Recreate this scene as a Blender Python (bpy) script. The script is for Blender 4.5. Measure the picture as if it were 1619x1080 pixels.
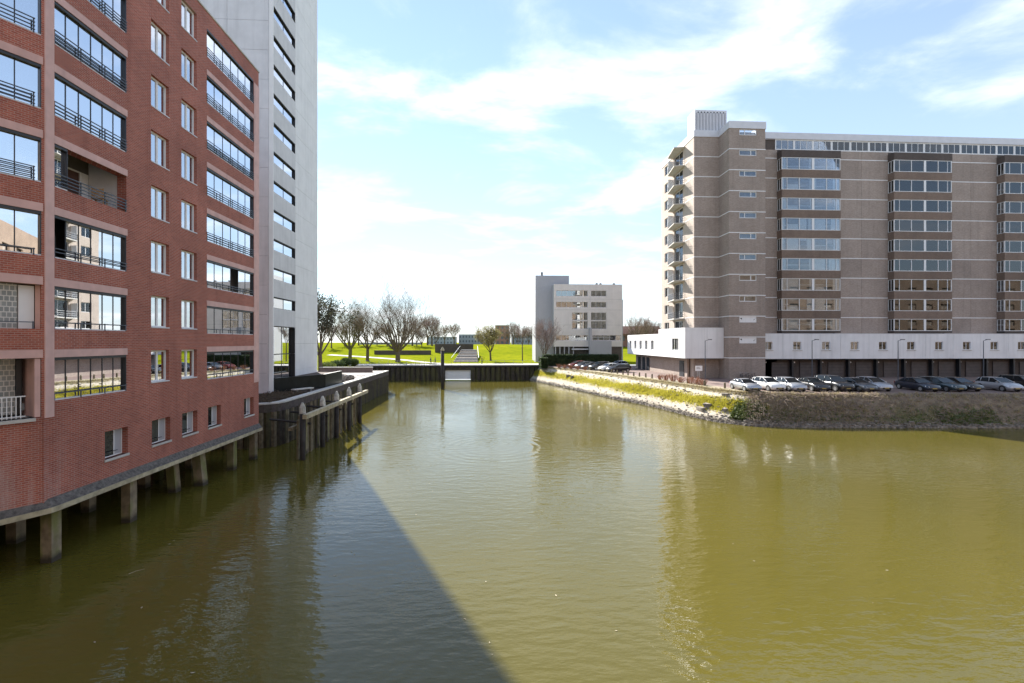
import bpy, math, random
from mathutils import Vector, Matrix
R = math.radians
for o in list(bpy.data.objects): bpy.data.objects.remove(o)
S = bpy.context.scene
COL = S.collection

# ------------------------------------------------------------------ camera
YAW = 3.14
CAMZ = 8.7
cam = bpy.data.cameras.new('camera'); cam.sensor_width = 36; cam.lens = 16.01
cam.clip_start = 0.1; cam.clip_end = 3000
co = bpy.data.objects.new('camera', cam); COL.objects.link(co)
co.location = (0, 0, CAMZ); co.rotation_euler = (R(90), 0, R(-YAW))
S.camera = co
# ------------------------------------------------------------------ sky and sun
SUN_AZ, SUN_EL = -25.2, 33.0          # degrees clockwise from +Y
sd = Vector((math.sin(R(SUN_AZ))*math.cos(R(SUN_EL)), math.cos(R(SUN_AZ))*math.cos(R(SUN_EL)), math.sin(R(SUN_EL))))
W = bpy.data.worlds.new('World'); S.world = W; W.use_nodes = True
nt = W.node_tree; nt.nodes.clear()
N = nt.nodes.new; LK = nt.links.new
out = N('ShaderNodeOutputWorld'); bg = N('ShaderNodeBackground'); bg.inputs[1].default_value = 0.105
sky = N('ShaderNodeTexSky'); sky.sky_type = 'NISHITA'; sky.sun_disc = False
sky.sun_elevation = R(SUN_EL); sky.sun_rotation = R(SUN_AZ); sky.air_density = 1.0; sky.dust_density = 0.0; sky.ozone_density = 1.6
tc = N('ShaderNodeTexCoord'); sx = N('ShaderNodeSeparateXYZ'); LK(tc.outputs['Generated'], sx.inputs[0])
# clouds: noise laid out on a flat layer above the place (direction divided by its height)
zc = N('ShaderNodeMath'); zc.operation = 'MAXIMUM'; LK(sx.outputs[2], zc.inputs[0]); zc.inputs[1].default_value = 0.0
za = N('ShaderNodeMath'); za.operation = 'ADD'; LK(zc.outputs[0], za.inputs[0]); za.inputs[1].default_value = 0.16
dv = N('ShaderNodeVectorMath'); dv.operation = 'DIVIDE'; LK(tc.outputs['Generated'], dv.inputs[0]); LK(za.outputs[0], dv.inputs[1])
mp = N('ShaderNodeMapping'); mp.inputs['Scale'].default_value = (1.0, 1.5, 0.0); mp.inputs['Location'].default_value = (3.1, 1.7, 0.0); LK(dv.outputs[0], mp.inputs[0])
n1 = N('ShaderNodeTexNoise'); n1.inputs['Scale'].default_value = 1.5; n1.inputs['Detail'].default_value = 9; n1.inputs['Roughness'].default_value = 0.58; n1.inputs['Distortion'].default_value = 0.35
LK(mp.outputs[0], n1.inputs['Vector'])
cr = N('ShaderNodeMapRange'); cr.interpolation_type = 'SMOOTHSTEP'; cr.inputs[1].default_value = 0.45; cr.inputs[2].default_value = 0.78; LK(n1.outputs[0], cr.inputs[0])
cm = N('ShaderNodeMath'); cm.operation = 'MULTIPLY'; cm.inputs[1].default_value = 0.9; LK(cr.outputs[0], cm.inputs[0])
# pale veil that thickens towards the horizon all round, as thin high cloud does
om = N('ShaderNodeMath'); om.operation = 'SUBTRACT'; om.inputs[0].default_value = 1.0; LK(zc.outputs[0], om.inputs[1])
pw3 = N('ShaderNodeMath'); pw3.operation = 'POWER'; LK(om.outputs[0], pw3.inputs[0]); pw3.inputs[1].default_value = 3.0
vf = N('ShaderNodeMath'); vf.operation = 'MULTIPLY_ADD'; LK(pw3.outputs[0], vf.inputs[0]); vf.inputs[1].default_value = 0.58; vf.inputs[2].default_value = 0.24
mv = N('ShaderNodeMix'); mv.data_type = 'RGBA'; LK(vf.outputs[0], mv.inputs[0]); LK(sky.outputs[0], mv.inputs[6]); mv.inputs[7].default_value = (2.75, 3.2, 3.8, 1)
mx = N('ShaderNodeMix'); mx.data_type = 'RGBA'; LK(cm.outputs[0], mx.inputs[0]); LK(mv.outputs[2], mx.inputs[6])
mx.inputs[7].default_value = (6.0, 6.1, 6.3, 1)
LK(mx.outputs[2], bg.inputs[0]); LK(bg.outputs[0], out.inputs[0])
sl = bpy.data.lights.new('sun', 'SUN'); sl.energy = 5.0; sl.angle = R(0.5); sl.color = (1.0, 0.95, 0.87)
so = bpy.data.objects.new('sun', sl); COL.objects.link(so); so.rotation_euler = (-sd).to_track_quat('-Z', 'Y').to_euler(); so.location = sd*200
S.view_settings.view_transform = 'Standard'; S.view_settings.look = 'None'
S.view_settings.gamma = 1; S.view_settings.use_curve_mapping = False
S.view_settings.exposure = 1.42
S.render.engine = 'CYCLES'

# ------------------------------------------------------------------ materials
def newmat(name):
    m = bpy.data.materials.new(name); m.use_nodes = True
    t = m.node_tree; b = t.nodes['Principled BSDF']
    return m, t, b
def posnode(t):
    return t.nodes.new('ShaderNodeNewGeometry').outputs['Position']
def noise(t, vec, scale, detail=4, rough=0.55):
    n = t.nodes.new('ShaderNodeTexNoise'); n.inputs['Scale'].default_value = scale
    n.inputs['Detail'].default_value = detail; n.inputs['Roughness'].default_value = rough
    if vec is not None: t.links.new(vec, n.inputs['Vector'])
    return n.outputs[0]
def ramp(t, fac, a, b):
    r = t.nodes.new('ShaderNodeMapRange'); r.inputs[1].default_value = a; r.inputs[2].default_value = b
    t.links.new(fac, r.inputs[0]); return r.outputs[0]
def ramp2(t, fac, lo, hi):
    r = t.nodes.new('ShaderNodeMapRange'); r.inputs[3].default_value = lo; r.inputs[4].default_value = hi
    t.links.new(fac, r.inputs[0]); return r.outputs[0]
def mixc(t, fac, a, b):
    m = t.nodes.new('ShaderNodeMix'); m.data_type = 'RGBA'
    if isinstance(fac, float): m.inputs[0].default_value = fac
    else: t.links.new(fac, m.inputs[0])
    for i, c in ((6, a), (7, b)):
        if isinstance(c, tuple): m.inputs[i].default_value = (*c[:3], 1)
        else: t.links.new(c, m.inputs[i])
    return m.outputs[2]
def mul(t, a, k):
    m = t.nodes.new('ShaderNodeMath'); m.operation = 'MULTIPLY'; t.links.new(a, m.inputs[0])
    if isinstance(k, (int, float)): m.inputs[1].default_value = k
    else: t.links.new(k, m.inputs[1])
    return m.outputs[0]
def addn(t, a, b):
    m = t.nodes.new('ShaderNodeMath'); m.operation = 'ADD'; t.links.new(a, m.inputs[0])
    if isinstance(b, (int, float)): m.inputs[1].default_value = b
    else: t.links.new(b, m.inputs[1])
    return m.outputs[0]
def bump(t, b, h, strength, dist):
    n = t.nodes.new('ShaderNodeBump'); n.inputs['Strength'].default_value = strength; n.inputs['Distance'].default_value = dist
    t.links.new(h, n.inputs['Height']); t.links.new(n.outputs[0], b.inputs['Normal']); return n
def scalev(t, vec, s):
    m = t.nodes.new('ShaderNodeMapping'); m.inputs['Scale'].default_value = s; t.links.new(vec, m.inputs[0]); return m.outputs[0]
def plain(name, col, rough=0.6, metal=0.0, var=0.18, scale=1.5, bmp=0.0, streak=0.0):
    m, t, b = newmat(name)
    p = posnode(t)
    f = ramp(t, noise(t, p, scale, 6), 0.3, 0.7)
    c = mixc(t, f, tuple(x*(1-var) for x in col), tuple(min(1, x*(1+var)) for x in col))
    if streak:
        s = ramp(t, noise(t, scalev(t, p, (2.2, 2.2, 0.12)), 1.0, 6), 0.48, 0.75)
        c = mixc(t, mul(t, s, streak), c, tuple(x*0.45 for x in col))
    t.links.new(c, b.inputs['Base Color'])
    b.inputs['Roughness'].default_value = rough; b.inputs['Metallic'].default_value = metal
    if bmp: bump(t, b, noise(t, p, scale*14, 4), 0.5, bmp)
    return m
def brick(name, c1, c2, mortar, w=0.22, h=0.065, ms=0.009, stain=None, var=0.25):
    m, t, b = newmat(name)
    p = posnode(t); s = t.nodes.new('ShaderNodeSeparateXYZ'); t.links.new(p, s.inputs[0])
    u = addn(t, s.outputs[0], s.outputs[1])
    c = t.nodes.new('ShaderNodeCombineXYZ'); t.links.new(u, c.inputs[0]); t.links.new(s.outputs[2], c.inputs[1])
    br = t.nodes.new('ShaderNodeTexBrick'); t.links.new(c.outputs[0], br.inputs['Vector'])
    br.inputs['Scale'].default_value = 1; br.inputs['Brick Width'].default_value = w; br.inputs['Row Height'].default_value = h
    br.inputs['Mortar Size'].default_value = ms; br.inputs['Color1'].default_value = (*c1, 1); br.inputs['Color2'].default_value = (*c2, 1)
    br.inputs['Mortar'].default_value = (*mortar, 1); br.inputs['Bias'].default_value = 0.0
    f = ramp(t, noise(t, p, 0.35, 6, 0.6), 0.3, 0.72)
    dark = t.nodes.new('ShaderNodeMix'); dark.data_type = 'RGBA'; dark.blend_type = 'MULTIPLY'
    dark.inputs[0].default_value = 1.0; t.links.new(br.outputs[0], dark.inputs[6])
    g = mixc(t, f, (1-var,)*3, (1+var*0.5,)*3); t.links.new(g, dark.inputs[7])
    run = ramp(t, noise(t, scalev(t, p, (1.7, 1.7, 0.10)), 1.0, 6, 0.6), 0.52, 0.78)
    colr = mixc(t, mul(t, run, 0.42), dark.outputs[2], tuple(x*0.42 for x in c1))
    oi = t.nodes.new('ShaderNodeObjectInfo')      # every panel left the kiln with its own tone
    hs = t.nodes.new('ShaderNodeHueSaturation'); t.links.new(colr, hs.inputs['Color']); t.links.new(ramp2(t, oi.outputs['Random'], 0.90, 1.08), hs.inputs['Value']); colr = hs.outputs[0]
    if stain:   # chalky salt runs at the base of the building corner
        y0, y1, z0, z1 = stain
        st = ramp(t, noise(t, scalev(t, p, (2.6, 2.6, 0.35)), 1.0, 7, 0.65), 0.47, 0.68)
        fy = t.nodes.new('ShaderNodeMapRange'); fy.inputs[1].default_value = y1; fy.inputs[2].default_value = y0; t.links.new(s.outputs[1], fy.inputs[0])
        fz = t.nodes.new('ShaderNodeMapRange'); fz.inputs[1].default_value = z1; fz.inputs[2].default_value = z0; t.links.new(s.outputs[2], fz.inputs[0])
        k = mul(t, mul(t, st, fy.outputs[0]), fz.outputs[0])
        colr = mixc(t, mul(t, k, 0.75), colr, (0.55, 0.46, 0.43))
    t.links.new(colr, b.inputs['Base Color']); b.inputs['Roughness'].default_value = 0.85
    iv = t.nodes.new('ShaderNodeMath'); iv.operation = 'SUBTRACT'; iv.inputs[0].default_value = 1.0; t.links.new(br.outputs['Fac'], iv.inputs[1])
    bump(t, b, iv.outputs[0], 0.6, 0.006)
    return m
def glass(name, tint=(0.55, 0.6, 0.62), refl=0.35, rough=0.01, wob=0.0):
    m = bpy.data.materials.new(name); m.use_nodes = True; t = m.node_tree; t.nodes.clear()
    o = t.nodes.new('ShaderNodeOutputMaterial'); tr = t.nodes.new('ShaderNodeBsdfTransparent'); tr.inputs[0].default_value = (*tint, 1)
    g = t.nodes.new('ShaderNodeBsdfGlossy'); g.inputs['Roughness'].default_value = rough; g.inputs[0].default_value = (0.93, 0.96, 1.0, 1)
    fr = t.nodes.new('ShaderNodeFresnel'); fr.inputs[0].default_value = 1.5
    mr = t.nodes.new('ShaderNodeMapRange'); mr.inputs[1].default_value = 0.0; mr.inputs[2].default_value = 1.0; mr.inputs[3].default_value = refl; mr.inputs[4].default_value = 1.0
    t.links.new(fr.outputs[0], mr.inputs[0])
    mxs = t.nodes.new('ShaderNodeMixShader'); t.links.new(mr.outputs[0], mxs.inputs[0]); t.links.new(tr.outputs[0], mxs.inputs[1]); t.links.new(g.outputs[0], mxs.inputs[2])
    if wob:
        p = posnode(t); b = t.nodes.new('ShaderNodeBump'); b.inputs['Strength'].default_value = 0.25; b.inputs['Distance'].default_value = wob
        t.links.new(noise(t, p, 0.9, 1), b.inputs['Height']); t.links.new(b.outputs[0], g.inputs['Normal'])
    t.links.new(mxs.outputs[0], o.inputs[0]); return m

M = {}
M['red_brick'] = brick('red_brick', (0.46, 0.125, 0.078), (0.33, 0.080, 0.052), (0.45, 0.29, 0.235), stain=(16.5, 20.6, 2.2, 6.2), w=0.25, h=0.08, ms=0.011)
M['grey_course'] = plain('grey_course', (0.12, 0.11, 0.10), 0.95, var=0.5, scale=7, bmp=0.015)
M['pink'] = plain('pink_concrete', (0.64, 0.41, 0.37), 0.8, var=0.10, scale=2, streak=0.25)
M['brown_brick'] = brick('brown_brick', (0.41, 0.328, 0.28), (0.295, 0.23, 0.194), (0.40, 0.345, 0.30), w=0.24, h=0.075, var=0.14)
M['dark_brick'] = brick('dark_brick', (0.125, 0.095, 0.08), (0.085, 0.062, 0.052), (0.09, 0.08, 0.075), var=0.2)
M['conc_panel'] = plain('concrete_panel', (0.64, 0.635, 0.645), 0.8, var=0.07, scale=0.8, streak=0.22)
M['conc_pale'] = plain('concrete_pale', (0.77, 0.765, 0.765), 0.75, var=0.06, scale=0.7, streak=0.15)
M['joint'] = plain('joint_grey', (0.16, 0.16, 0.165), 0.9)
M['coping'] = plain('coping_concrete', (0.52, 0.50, 0.46), 0.85, var=0.16, scale=1.2, streak=0.1)
M['old_conc'] = plain('weathered_concrete', (0.42, 0.37, 0.25), 0.9, var=0.35, scale=3, bmp=0.01)
M['pile_conc'] = plain('pile_concrete', (0.25, 0.215, 0.15), 0.9, var=0.4, scale=2.5, bmp=0.01, streak=0.6)
def mossy():
    m, t, b = newmat('mossy_pile'); p = posnode(t)
    c = mixc(t, ramp(t, noise(t, p, 2.5, 6), 0.3, 0.7), (0.16, 0.125, 0.085), (0.32, 0.265, 0.18))
    c = mixc(t, mul(t, ramp(t, noise(t, scalev(t, p, (1.4, 1.4, 0.5)), 1.0, 5), 0.45, 0.6), 0.75), c, (0.15, 0.165, 0.035))
    s = t.nodes.new('ShaderNodeSeparateXYZ'); t.links.new(p, s.inputs[0])
    c = mixc(t, ramp(t, addn(t, s.outputs[2], mul(t, noise(t, p, 4, 3), 0.3)), 0.55, 0.3), c, (0.05, 0.042, 0.03))
    t.links.new(c, b.inputs['Base Color']); b.inputs['Roughness'].default_value = 0.9; bump(t, b, noise(t, p, 25, 4), 0.5, 0.01); return m
M['pile_conc'] = mossy()
M['white'] = plain('white_paint', (0.78, 0.78, 0.78), 0.5, var=0.03, scale=1)
M['white_panel'] = plain('white_panel', (0.80, 0.79, 0.79), 0.55, var=0.06, scale=0.5, streak=0.28)
M['metal_trim'] = plain('grey_metal_trim', (0.62, 0.62, 0.65), 0.45, var=0.06, scale=1)
M['dark_frame'] = plain('dark_frame', (0.022, 0.026, 0.034), 0.4)
M['rail'] = plain('blue_grey_rail', (0.07, 0.085, 0.11), 0.45)
M['garage_door'] = plain('garage_door', (0.085, 0.07, 0.068), 0.6)
M['bay_brick'] = brick('bay_brick', (0.25, 0.175, 0.13), (0.18, 0.12, 0.09), (0.2, 0.16, 0.13), var=0.2)
M['black'] = plain('black', (0.012, 0.012, 0.013), 0.6)
M['room'] = plain('room_dark', (0.10, 0.09, 0.08), 0.9, var=0.5, scale=0.9)
M['room_mid'] = plain('room_mid', (0.30, 0.25, 0.21), 0.9, var=0.4, scale=0.8)
M['curtain'] = plain('curtain', (0.68, 0.67, 0.62), 0.95, var=0.08, scale=5)
M['glass'] = glass('loggia_glass', (0.6, 0.65, 0.68), 0.74, wob=0.0015)
M['glass_win'] = glass('window_glass', (0.6, 0.65, 0.68), 0.6, wob=0.002)
M['glass_bay'] = glass('bay_glass', (0.78, 0.82, 0.86), 0.04, wob=0.002)
M['glass_tower'] = glass('tower_glass', (0.3, 0.33, 0.36), 0.68, wob=0.002)
M['glass_office'] = glass('office_glass', (0.3, 0.36, 0.34), 0.25, wob=0.004)
M['granite'] = plain('black_granite', (0.009, 0.011, 0.011), 0.35, var=0.5, scale=1.6); M['granite'].node_tree.nodes['Principled BSDF'].inputs['Specular IOR Level'].default_value = 0.2
M['soil'] = plain('soil', (0.075, 0.05, 0.04), 0.95, var=0.4, scale=3, bmp=0.03)
M['paver'] = plain('terrace_paving', (0.36, 0.31, 0.27), 0.9, var=0.15, scale=2)
M['clinker'] = brick('clinker_paving', (0.24, 0.165, 0.14), (0.19, 0.13, 0.115), (0.2, 0.17, 0.15), w=0.2, h=0.1, var=0.2)
M['path'] = plain('path', (0.48, 0.45, 0.42), 0.9, var=0.1, scale=1)
def quaymat(name, a, b_, moss, k):
    m, t, b = newmat(name); p = posnode(t)
    c = mixc(t, ramp(t, noise(t, p, 3.0, 7, 0.65), 0.3, 0.7), a, b_)
    c = mixc(t, mul(t, ramp(t, noise(t, scalev(t, p, (1.6, 1.6, 0.25)), 1.0, 6), 0.45, 0.62), k), c, moss)
    t.links.new(c, b.inputs['Base Color']); b.inputs['Roughness'].default_value = 0.9; b.inputs['Specular IOR Level'].default_value = 0.25
    bump(t, b, noise(t, p, 9, 5), 0.7, 0.03); return m
M['steel_pile'] = quaymat('sheet_pile', (0.030, 0.025, 0.022), (0.085, 0.070, 0.055), (0.105, 0.10, 0.035), 0.6)
M['quay_fascia'] = quaymat('quay_fascia', (0.050, 0.040, 0.040), (0.125, 0.10, 0.095), (0.09, 0.085, 0.05), 0.4)
M['timber'] = plain('weathered_timber', (0.17, 0.14, 0.09), 0.9, var=0.4, scale=3, bmp=0.01, streak=0.5)
M['timber_light'] = plain('bleached_timber', (0.40, 0.35, 0.24), 0.9, var=0.3, scale=2.5, bmp=0.01)
M['dark_timber'] = plain('tarred_timber', (0.035, 0.03, 0.028), 0.8, var=0.4, scale=2)
M['bark'] = plain('bark', (0.115, 0.088, 0.062), 0.95, var=0.3, scale=4)
M['twig'] = plain('twig', (0.21, 0.16, 0.115), 0.95, var=0.25, scale=1)
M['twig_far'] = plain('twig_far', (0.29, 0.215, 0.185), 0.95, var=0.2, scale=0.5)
M['red_twig'] = plain('red_twig', (0.36, 0.18, 0.11), 0.95, var=0.3, scale=2)
M['bramble'] = plain('bramble_stem', (0.30, 0.235, 0.19), 0.95, var=0.4, scale=2)
M['rubber'] = plain('rubber', (0.02, 0.02, 0.02), 0.8)
M['rim'] = plain('alloy_rim', (0.45, 0.45, 0.46), 0.35, metal=0.7)
M['steel'] = plain('galvanised_steel', (0.40, 0.41, 0.42), 0.45, metal=0.4)
M['plate'] = plain('plate_yellow', (0.35, 0.27, 0.08), 0.5)
M['lamp_glass'] = plain('lamp_lens', (0.75, 0.77, 0.8), 0.15)
M['tail_red'] = plain('tail_red', (0.35, 0.02, 0.02), 0.3)
M['car_glass'] = plain('car_glass', (0.012, 0.015, 0.018), 0.05); M['car_glass'].node_tree.nodes['Principled BSDF'].inputs['Specular IOR Level'].default_value = 0.3
M['skin'] = plain('skin', (0.45, 0.28, 0.2), 0.6)
M['hair'] = plain('hair', (0.05, 0.035, 0.025), 0.8)
M['cloth_dark'] = plain('cloth_dark', (0.025, 0.027, 0.035), 0.9)
M['cloth_blue'] = plain('cloth_blue', (0.05, 0.07, 0.13), 0.9)
M['cloth_grey'] = plain('cloth_grey', (0.14, 0.14, 0.15), 0.9)
M['door_brown'] = plain('door_brown', (0.09, 0.04, 0.028), 0.6)
M['pine_wood'] = plain('pine_wood', (0.42, 0.25, 0.12), 0.6)
M['roof_tile'] = plain('roof_brown', (0.21, 0.105, 0.08), 0.9, var=0.2, scale=1)
M['far_haze_blue'] = plain('far_facade', (0.33, 0.35, 0.39), 0.9, var=0.12, scale=0.1)  # distance haze is put into this blue-grey facade colour
M['far_red'] = plain('far_red_facade', (0.30, 0.17, 0.14), 0.9, var=0.1, scale=0.2)
M['far_window'] = plain('far_window', (0.10, 0.12, 0.15), 0.3)  # grey-blue to soften far windows, haze put into the colour
M['grey_clad'] = plain('grey_cladding', (0.42, 0.42, 0.45), 0.6, var=0.05, scale=0.3, streak=0.1)
M['rock'] = plain('rock', (0.225, 0.195, 0.165), 0.9, var=0.65, scale=3.3)
def leafmat(name, a, b, sc=1.2, tl=0.3):
    m, t, bs = newmat(name); p = posnode(t)
    t.links.new(mixc(t, ramp(t, noise(t, p, sc, 5), 0.3, 0.7), a, b), bs.inputs['Base Color'])
    bs.inputs['Roughness'].default_value = 0.7
    tr = t.nodes.new('ShaderNodeBsdfTranslucent'); tr.inputs[0].default_value = (*[x*1.3 for x in b], 1)
    ms = t.nodes.new('ShaderNodeMixShader'); ms.inputs[0].default_value = tl
    o = t.nodes['Material Output']; t.links.new(bs.outputs[0], ms.inputs[1]); t.links.new(tr.outputs[0], ms.inputs[2]); t.links.new(ms.outputs[0], o.inputs[0])
    return m
M['hedge'] = leafmat('hedge_leaf', (0.022, 0.042, 0.012), (0.05, 0.075, 0.02))
M['pine'] = leafmat('pine_needles', (0.028, 0.034, 0.022), (0.06, 0.06, 0.035), 0.8)
M['bud'] = leafmat('bud_leaf', (0.20, 0.17, 0.05), (0.27, 0.24, 0.07))
M['grass_blade'] = leafmat('grass_blade', (0.25, 0.25, 0.022), (0.38, 0.34, 0.045), 0.6, 0.5)
M['weed'] = leafmat('weed_leaf', (0.06, 0.09, 0.018), (0.12, 0.15, 0.03), 0.8)
M['dry_grass'] = leafmat('dry_grass', (0.30, 0.25, 0.13), (0.40, 0.34, 0.2), 0.8)
def lawn():
    m, t, b = newmat('lawn'); p = posnode(t)
    c = mixc(t, ramp(t, noise(t, p, 0.06, 7, 0.6), 0.3, 0.7), (0.165, 0.20, 0.010), (0.25, 0.255, 0.014))
    c = mixc(t, mul(t, ramp(t, noise(t, p, 0.5, 7, 0.65), 0.45, 0.7), 0.75), c, (0.10, 0.135, 0.012))
    t.links.new(c, b.inputs['Base Color']); b.inputs['Roughness'].default_value = 1.0; b.inputs['Specular IOR Level'].default_value = 0.0
    bump(t, b, noise(t, p, 4, 5), 0.6, 0.08); return m
M['lawn'] = lawn()
def bankmat():
    m, t, b = newmat('bank'); p = posnode(t)
    a = t.nodes.new('ShaderNodeAttribute'); a.attribute_name = 'across'; v = a.outputs['Fac']
    a2 = t.nodes.new('ShaderNodeAttribute'); a2.attribute_name = 'wild'
    n = noise(t, p, 0.8, 6); v2 = addn(t, v, mul(t, addn(t, n, -0.5), 0.22))
    def band(lo, hi, s=0.04):
        r1 = ramp(t, v2, lo-s, lo+s); r2 = ramp(t, v2, hi+s, hi-s); return mul(t, r1, r2)
    sand = mixc(t, ramp(t, noise(t, p, 5, 5), 0.35, 0.7), (0.36, 0.31, 0.24), (0.52, 0.46, 0.37))
    grass = mixc(t, ramp(t, noise(t, p, 1.5, 5), 0.3, 0.7), (0.22, 0.21, 0.022), (0.33, 0.28, 0.045))
    mud = mixc(t, ramp(t, noise(t, p, 3, 5), 0.3, 0.7), (0.10, 0.085, 0.055), (0.19, 0.16, 0.11))
    top = mixc(t, ramp(t, noise(t, p, 2.2, 5), 0.45, 0.65), (0.31, 0.265, 0.19), (0.19, 0.175, 0.07))
    c = mixc(t, ramp(t, v2, 0.08, 0.16), mud, sand)
    c = mixc(t, band(0.36, 0.66), c, grass)
    c = mixc(t, ramp(t, v2, 0.84, 0.9), c, top)
    wild = mixc(t, ramp(t, noise(t, p, 1.3, 6), 0.4, 0.65), (0.15, 0.118, 0.085), (0.27, 0.22, 0.155))
    wild = mixc(t, mul(t, ramp(t, noise(t, p, 0.35, 3), 0.52, 0.62), ramp(t, v, 0.75, 0.3)), wild, (0.075, 0.095, 0.02))
    c = mixc(t, a2.outputs['Fac'], c, wild)
    t.links.new(c, b.inputs['Base Color']); b.inputs['Roughness'].default_value = 0.95
    bump(t, b, noise(t, p, 3.5, 6), 0.8, 0.12); return m
M['bank'] = bankmat()
def watermat():
    m, t, b = newmat('water'); p = posnode(t)
    c = mixc(t, ramp(t, noise(t, p, 0.05, 4), 0.3, 0.7), (0.090, 0.077, 0.013), (0.108, 0.091, 0.017))
    t.links.new(c, b.inputs['Base Color']); b.inputs['Roughness'].default_value = 0.02; b.inputs['IOR'].default_value = 1.42
    def wn(rot, sc, stretch, det=3):
        mm = t.nodes.new('ShaderNodeMapping'); mm.inputs['Rotation'].default_value = (0, 0, R(rot)); mm.inputs['Scale'].default_value = (1, stretch, 1)
        t.links.new(p, mm.inputs[0]); return noise(t, mm.outputs[0], sc, det, 0.5)
    gust = ramp(t, noise(t, p, 0.09, 3), 0.38, 0.62)
    h = mul(t, wn(25, 0.85, 2.6), 0.55)
    h = addn(t, h, mul(t, wn(-12, 1.9, 2.2), 0.26))
    h = addn(t, h, mul(t, mul(t, wn(40, 5.0, 1.8), 0.09), addn(t, gust, 0.25)))
    # one set of spreading rings left by something that broke the surface
    def rings(cx, cy, r1, wl, amp):
        sub = t.nodes.new('ShaderNodeVectorMath'); sub.operation = 'DISTANCE'; t.links.new(p, sub.inputs[0]); sub.inputs[1].default_value = (cx, cy, 0)
        d = sub.outputs['Value']
        s = t.nodes.new('ShaderNodeMath'); s.operation = 'SINE'; t.links.new(mul(t, addn(t, d, mul(t, noise(t, p, 0.5, 2), 0.5)), 2*math.pi/wl), s.inputs[0])
        fade = mul(t, ramp(t, d, r1, r1*0.55), ramp(t, d, 0.6, r1*0.4))
        return mul(t, mul(t, s.outputs[0], fade), amp)
    h = addn(t, h, rings(0.6, 37.5, 7.0, 0.8, 0.11))
    h = addn(t, h, rings(-2.6, 40.0, 6.0, 0.75, 0.07))
    h = addn(t, h, rings(1.5, 9.0, 9.0, 0.55, 0.035))
    calm = addn(t, mul(t, ramp(t, noise(t, p, 0.06, 4), 0.36, 0.64), 1.25), 0.3)
    bump(t, b, mul(t, h, calm), 1.0, 0.05)
    return m
M['water'] = watermat()
def paint(name, col, metal=0.0):
    m, t, b = newmat(name); b.inputs['Base Color'].default_value = (*col, 1); b.inputs['Roughness'].default_value = 0.28
    b.inputs['Metallic'].default_value = metal; b.inputs['Coat Weight'].default_value = 0.6; b.inputs['Coat Roughness'].default_value = 0.05
    p = posnode(t); t.links.new(mixc(t, noise(t, p, 1.3, 3), tuple(x*0.9 for x in col), col), b.inputs['Base Color'])
    return m
M['p_silver'] = paint('paint_silver', (0.42, 0.43, 0.46), 0.4)
M['p_white'] = paint('paint_white', (0.74, 0.74, 0.73))
M['p_black'] = paint('paint_black', (0.012, 0.012, 0.014))
M['p_blue'] = paint('paint_navy', (0.014, 0.02, 0.038), 0.2)
M['p_teal'] = paint('paint_teal', (0.03, 0.055, 0.07), 0.3)
M['p_grey'] = paint('paint_grey', (0.10, 0.105, 0.115), 0.3)
M['p_red'] = paint('paint_red', (0.30, 0.04, 0.025), 0.1)

# ------------------------------------------------------------------ mesh helpers
class MB:
    def __init__(s): s.v = []; s.f = []
    def add(s, vs, fs):
        n = len(s.v); s.v += [tuple(v) for v in vs]; s.f += [tuple(i+n for i in f) for f in fs]; return s
    def box(s, x0, x1, y0, y1, z0, z1):
        return s.add([(x0,y0,z0),(x1,y0,z0),(x1,y1,z0),(x0,y1,z0),(x0,y0,z1),(x1,y0,z1),(x1,y1,z1),(x0,y1,z1)],
                     [(0,3,2,1),(4,5,6,7),(0,1,5,4),(1,2,6,5),(2,3,7,6),(3,0,4,7)])
    def quad(s, a, b, c, d): return s.add([a, b, c, d], [(0,1,2,3)])
    def prism(s, poly, z0, z1):
        n = len(poly); vs = [(x,y,z0) for x,y in poly]+[(x,y,z1) for x,y in poly]
        fs = [tuple(range(n-1,-1,-1)), tuple(range(n, 2*n))]+[(i,(i+1)%n,(i+1)%n+n,i+n) for i in range(n)]
        return s.add(vs, fs)
    def tube(s, p0, p1, r0, r1=None, n=6, cap=True):
        r1 = r0 if r1 is None else r1
        p0 = Vector(p0); p1 = Vector(p1); d = (p1-p0)
        if d.length < 1e-6: return s
        d.normalize(); a = d.orthogonal().normalized(); b = d.cross(a)
        vs = []
        for p, r in ((p0, r0), (p1, r1)):
            for i in range(n):
                an = 2*math.pi*i/n; q = p+(a*math.cos(an)+b*math.sin(an))*r; vs.append(q[:])
        fs = [(i, (i+1)%n, (i+1)%n+n, i+n) for i in range(n)]
        if cap: fs += [tuple(range(n-1,-1,-1)), tuple(range(n, 2*n))]
        return s.add(vs, fs)
    def path(s, pts, r, n=5):
        for a, b in zip(pts, pts[1:]): s.tube(a, b, r, r, n)
        return s
    def sweep(s, prof, path, closed=False):     # prof: (offset outwards, z) list, path: xy list
        m = len(prof); L = len(path); rings = []
        for i, (x, y) in enumerate(path):
            a = path[max(i-1, 0)]; b = path[min(i+1, L-1)]
            tx, ty = b[0]-a[0], b[1]-a[1]; l = math.hypot(tx, ty) or 1; nx, ny = ty/l, -tx/l
            rings.append([(x+nx*o, y+ny*o, z) for o, z in prof])
        vs = [v for r in rings for v in r]; fs = []
        for i in range(L-1):
            for j in range(m):
                k = (j+1) % m; fs.append((i*m+j, i*m+k, (i+1)*m+k, (i+1)*m+j))
        fs += [tuple(range(m-1,-1,-1)), tuple(range((L-1)*m, L*m))]
        return s.add(vs, fs)
    def mesh(s, name, mat, smooth=False):
        me = bpy.data.meshes.new(name); me.from_pydata(s.v, [], s.f); me.update()
        if mat: me.materials.append(M[mat] if isinstance(mat, str) else mat)
        if smooth: me.polygons.foreach_set('use_smooth', [True]*len(me.polygons))
        return me
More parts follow.
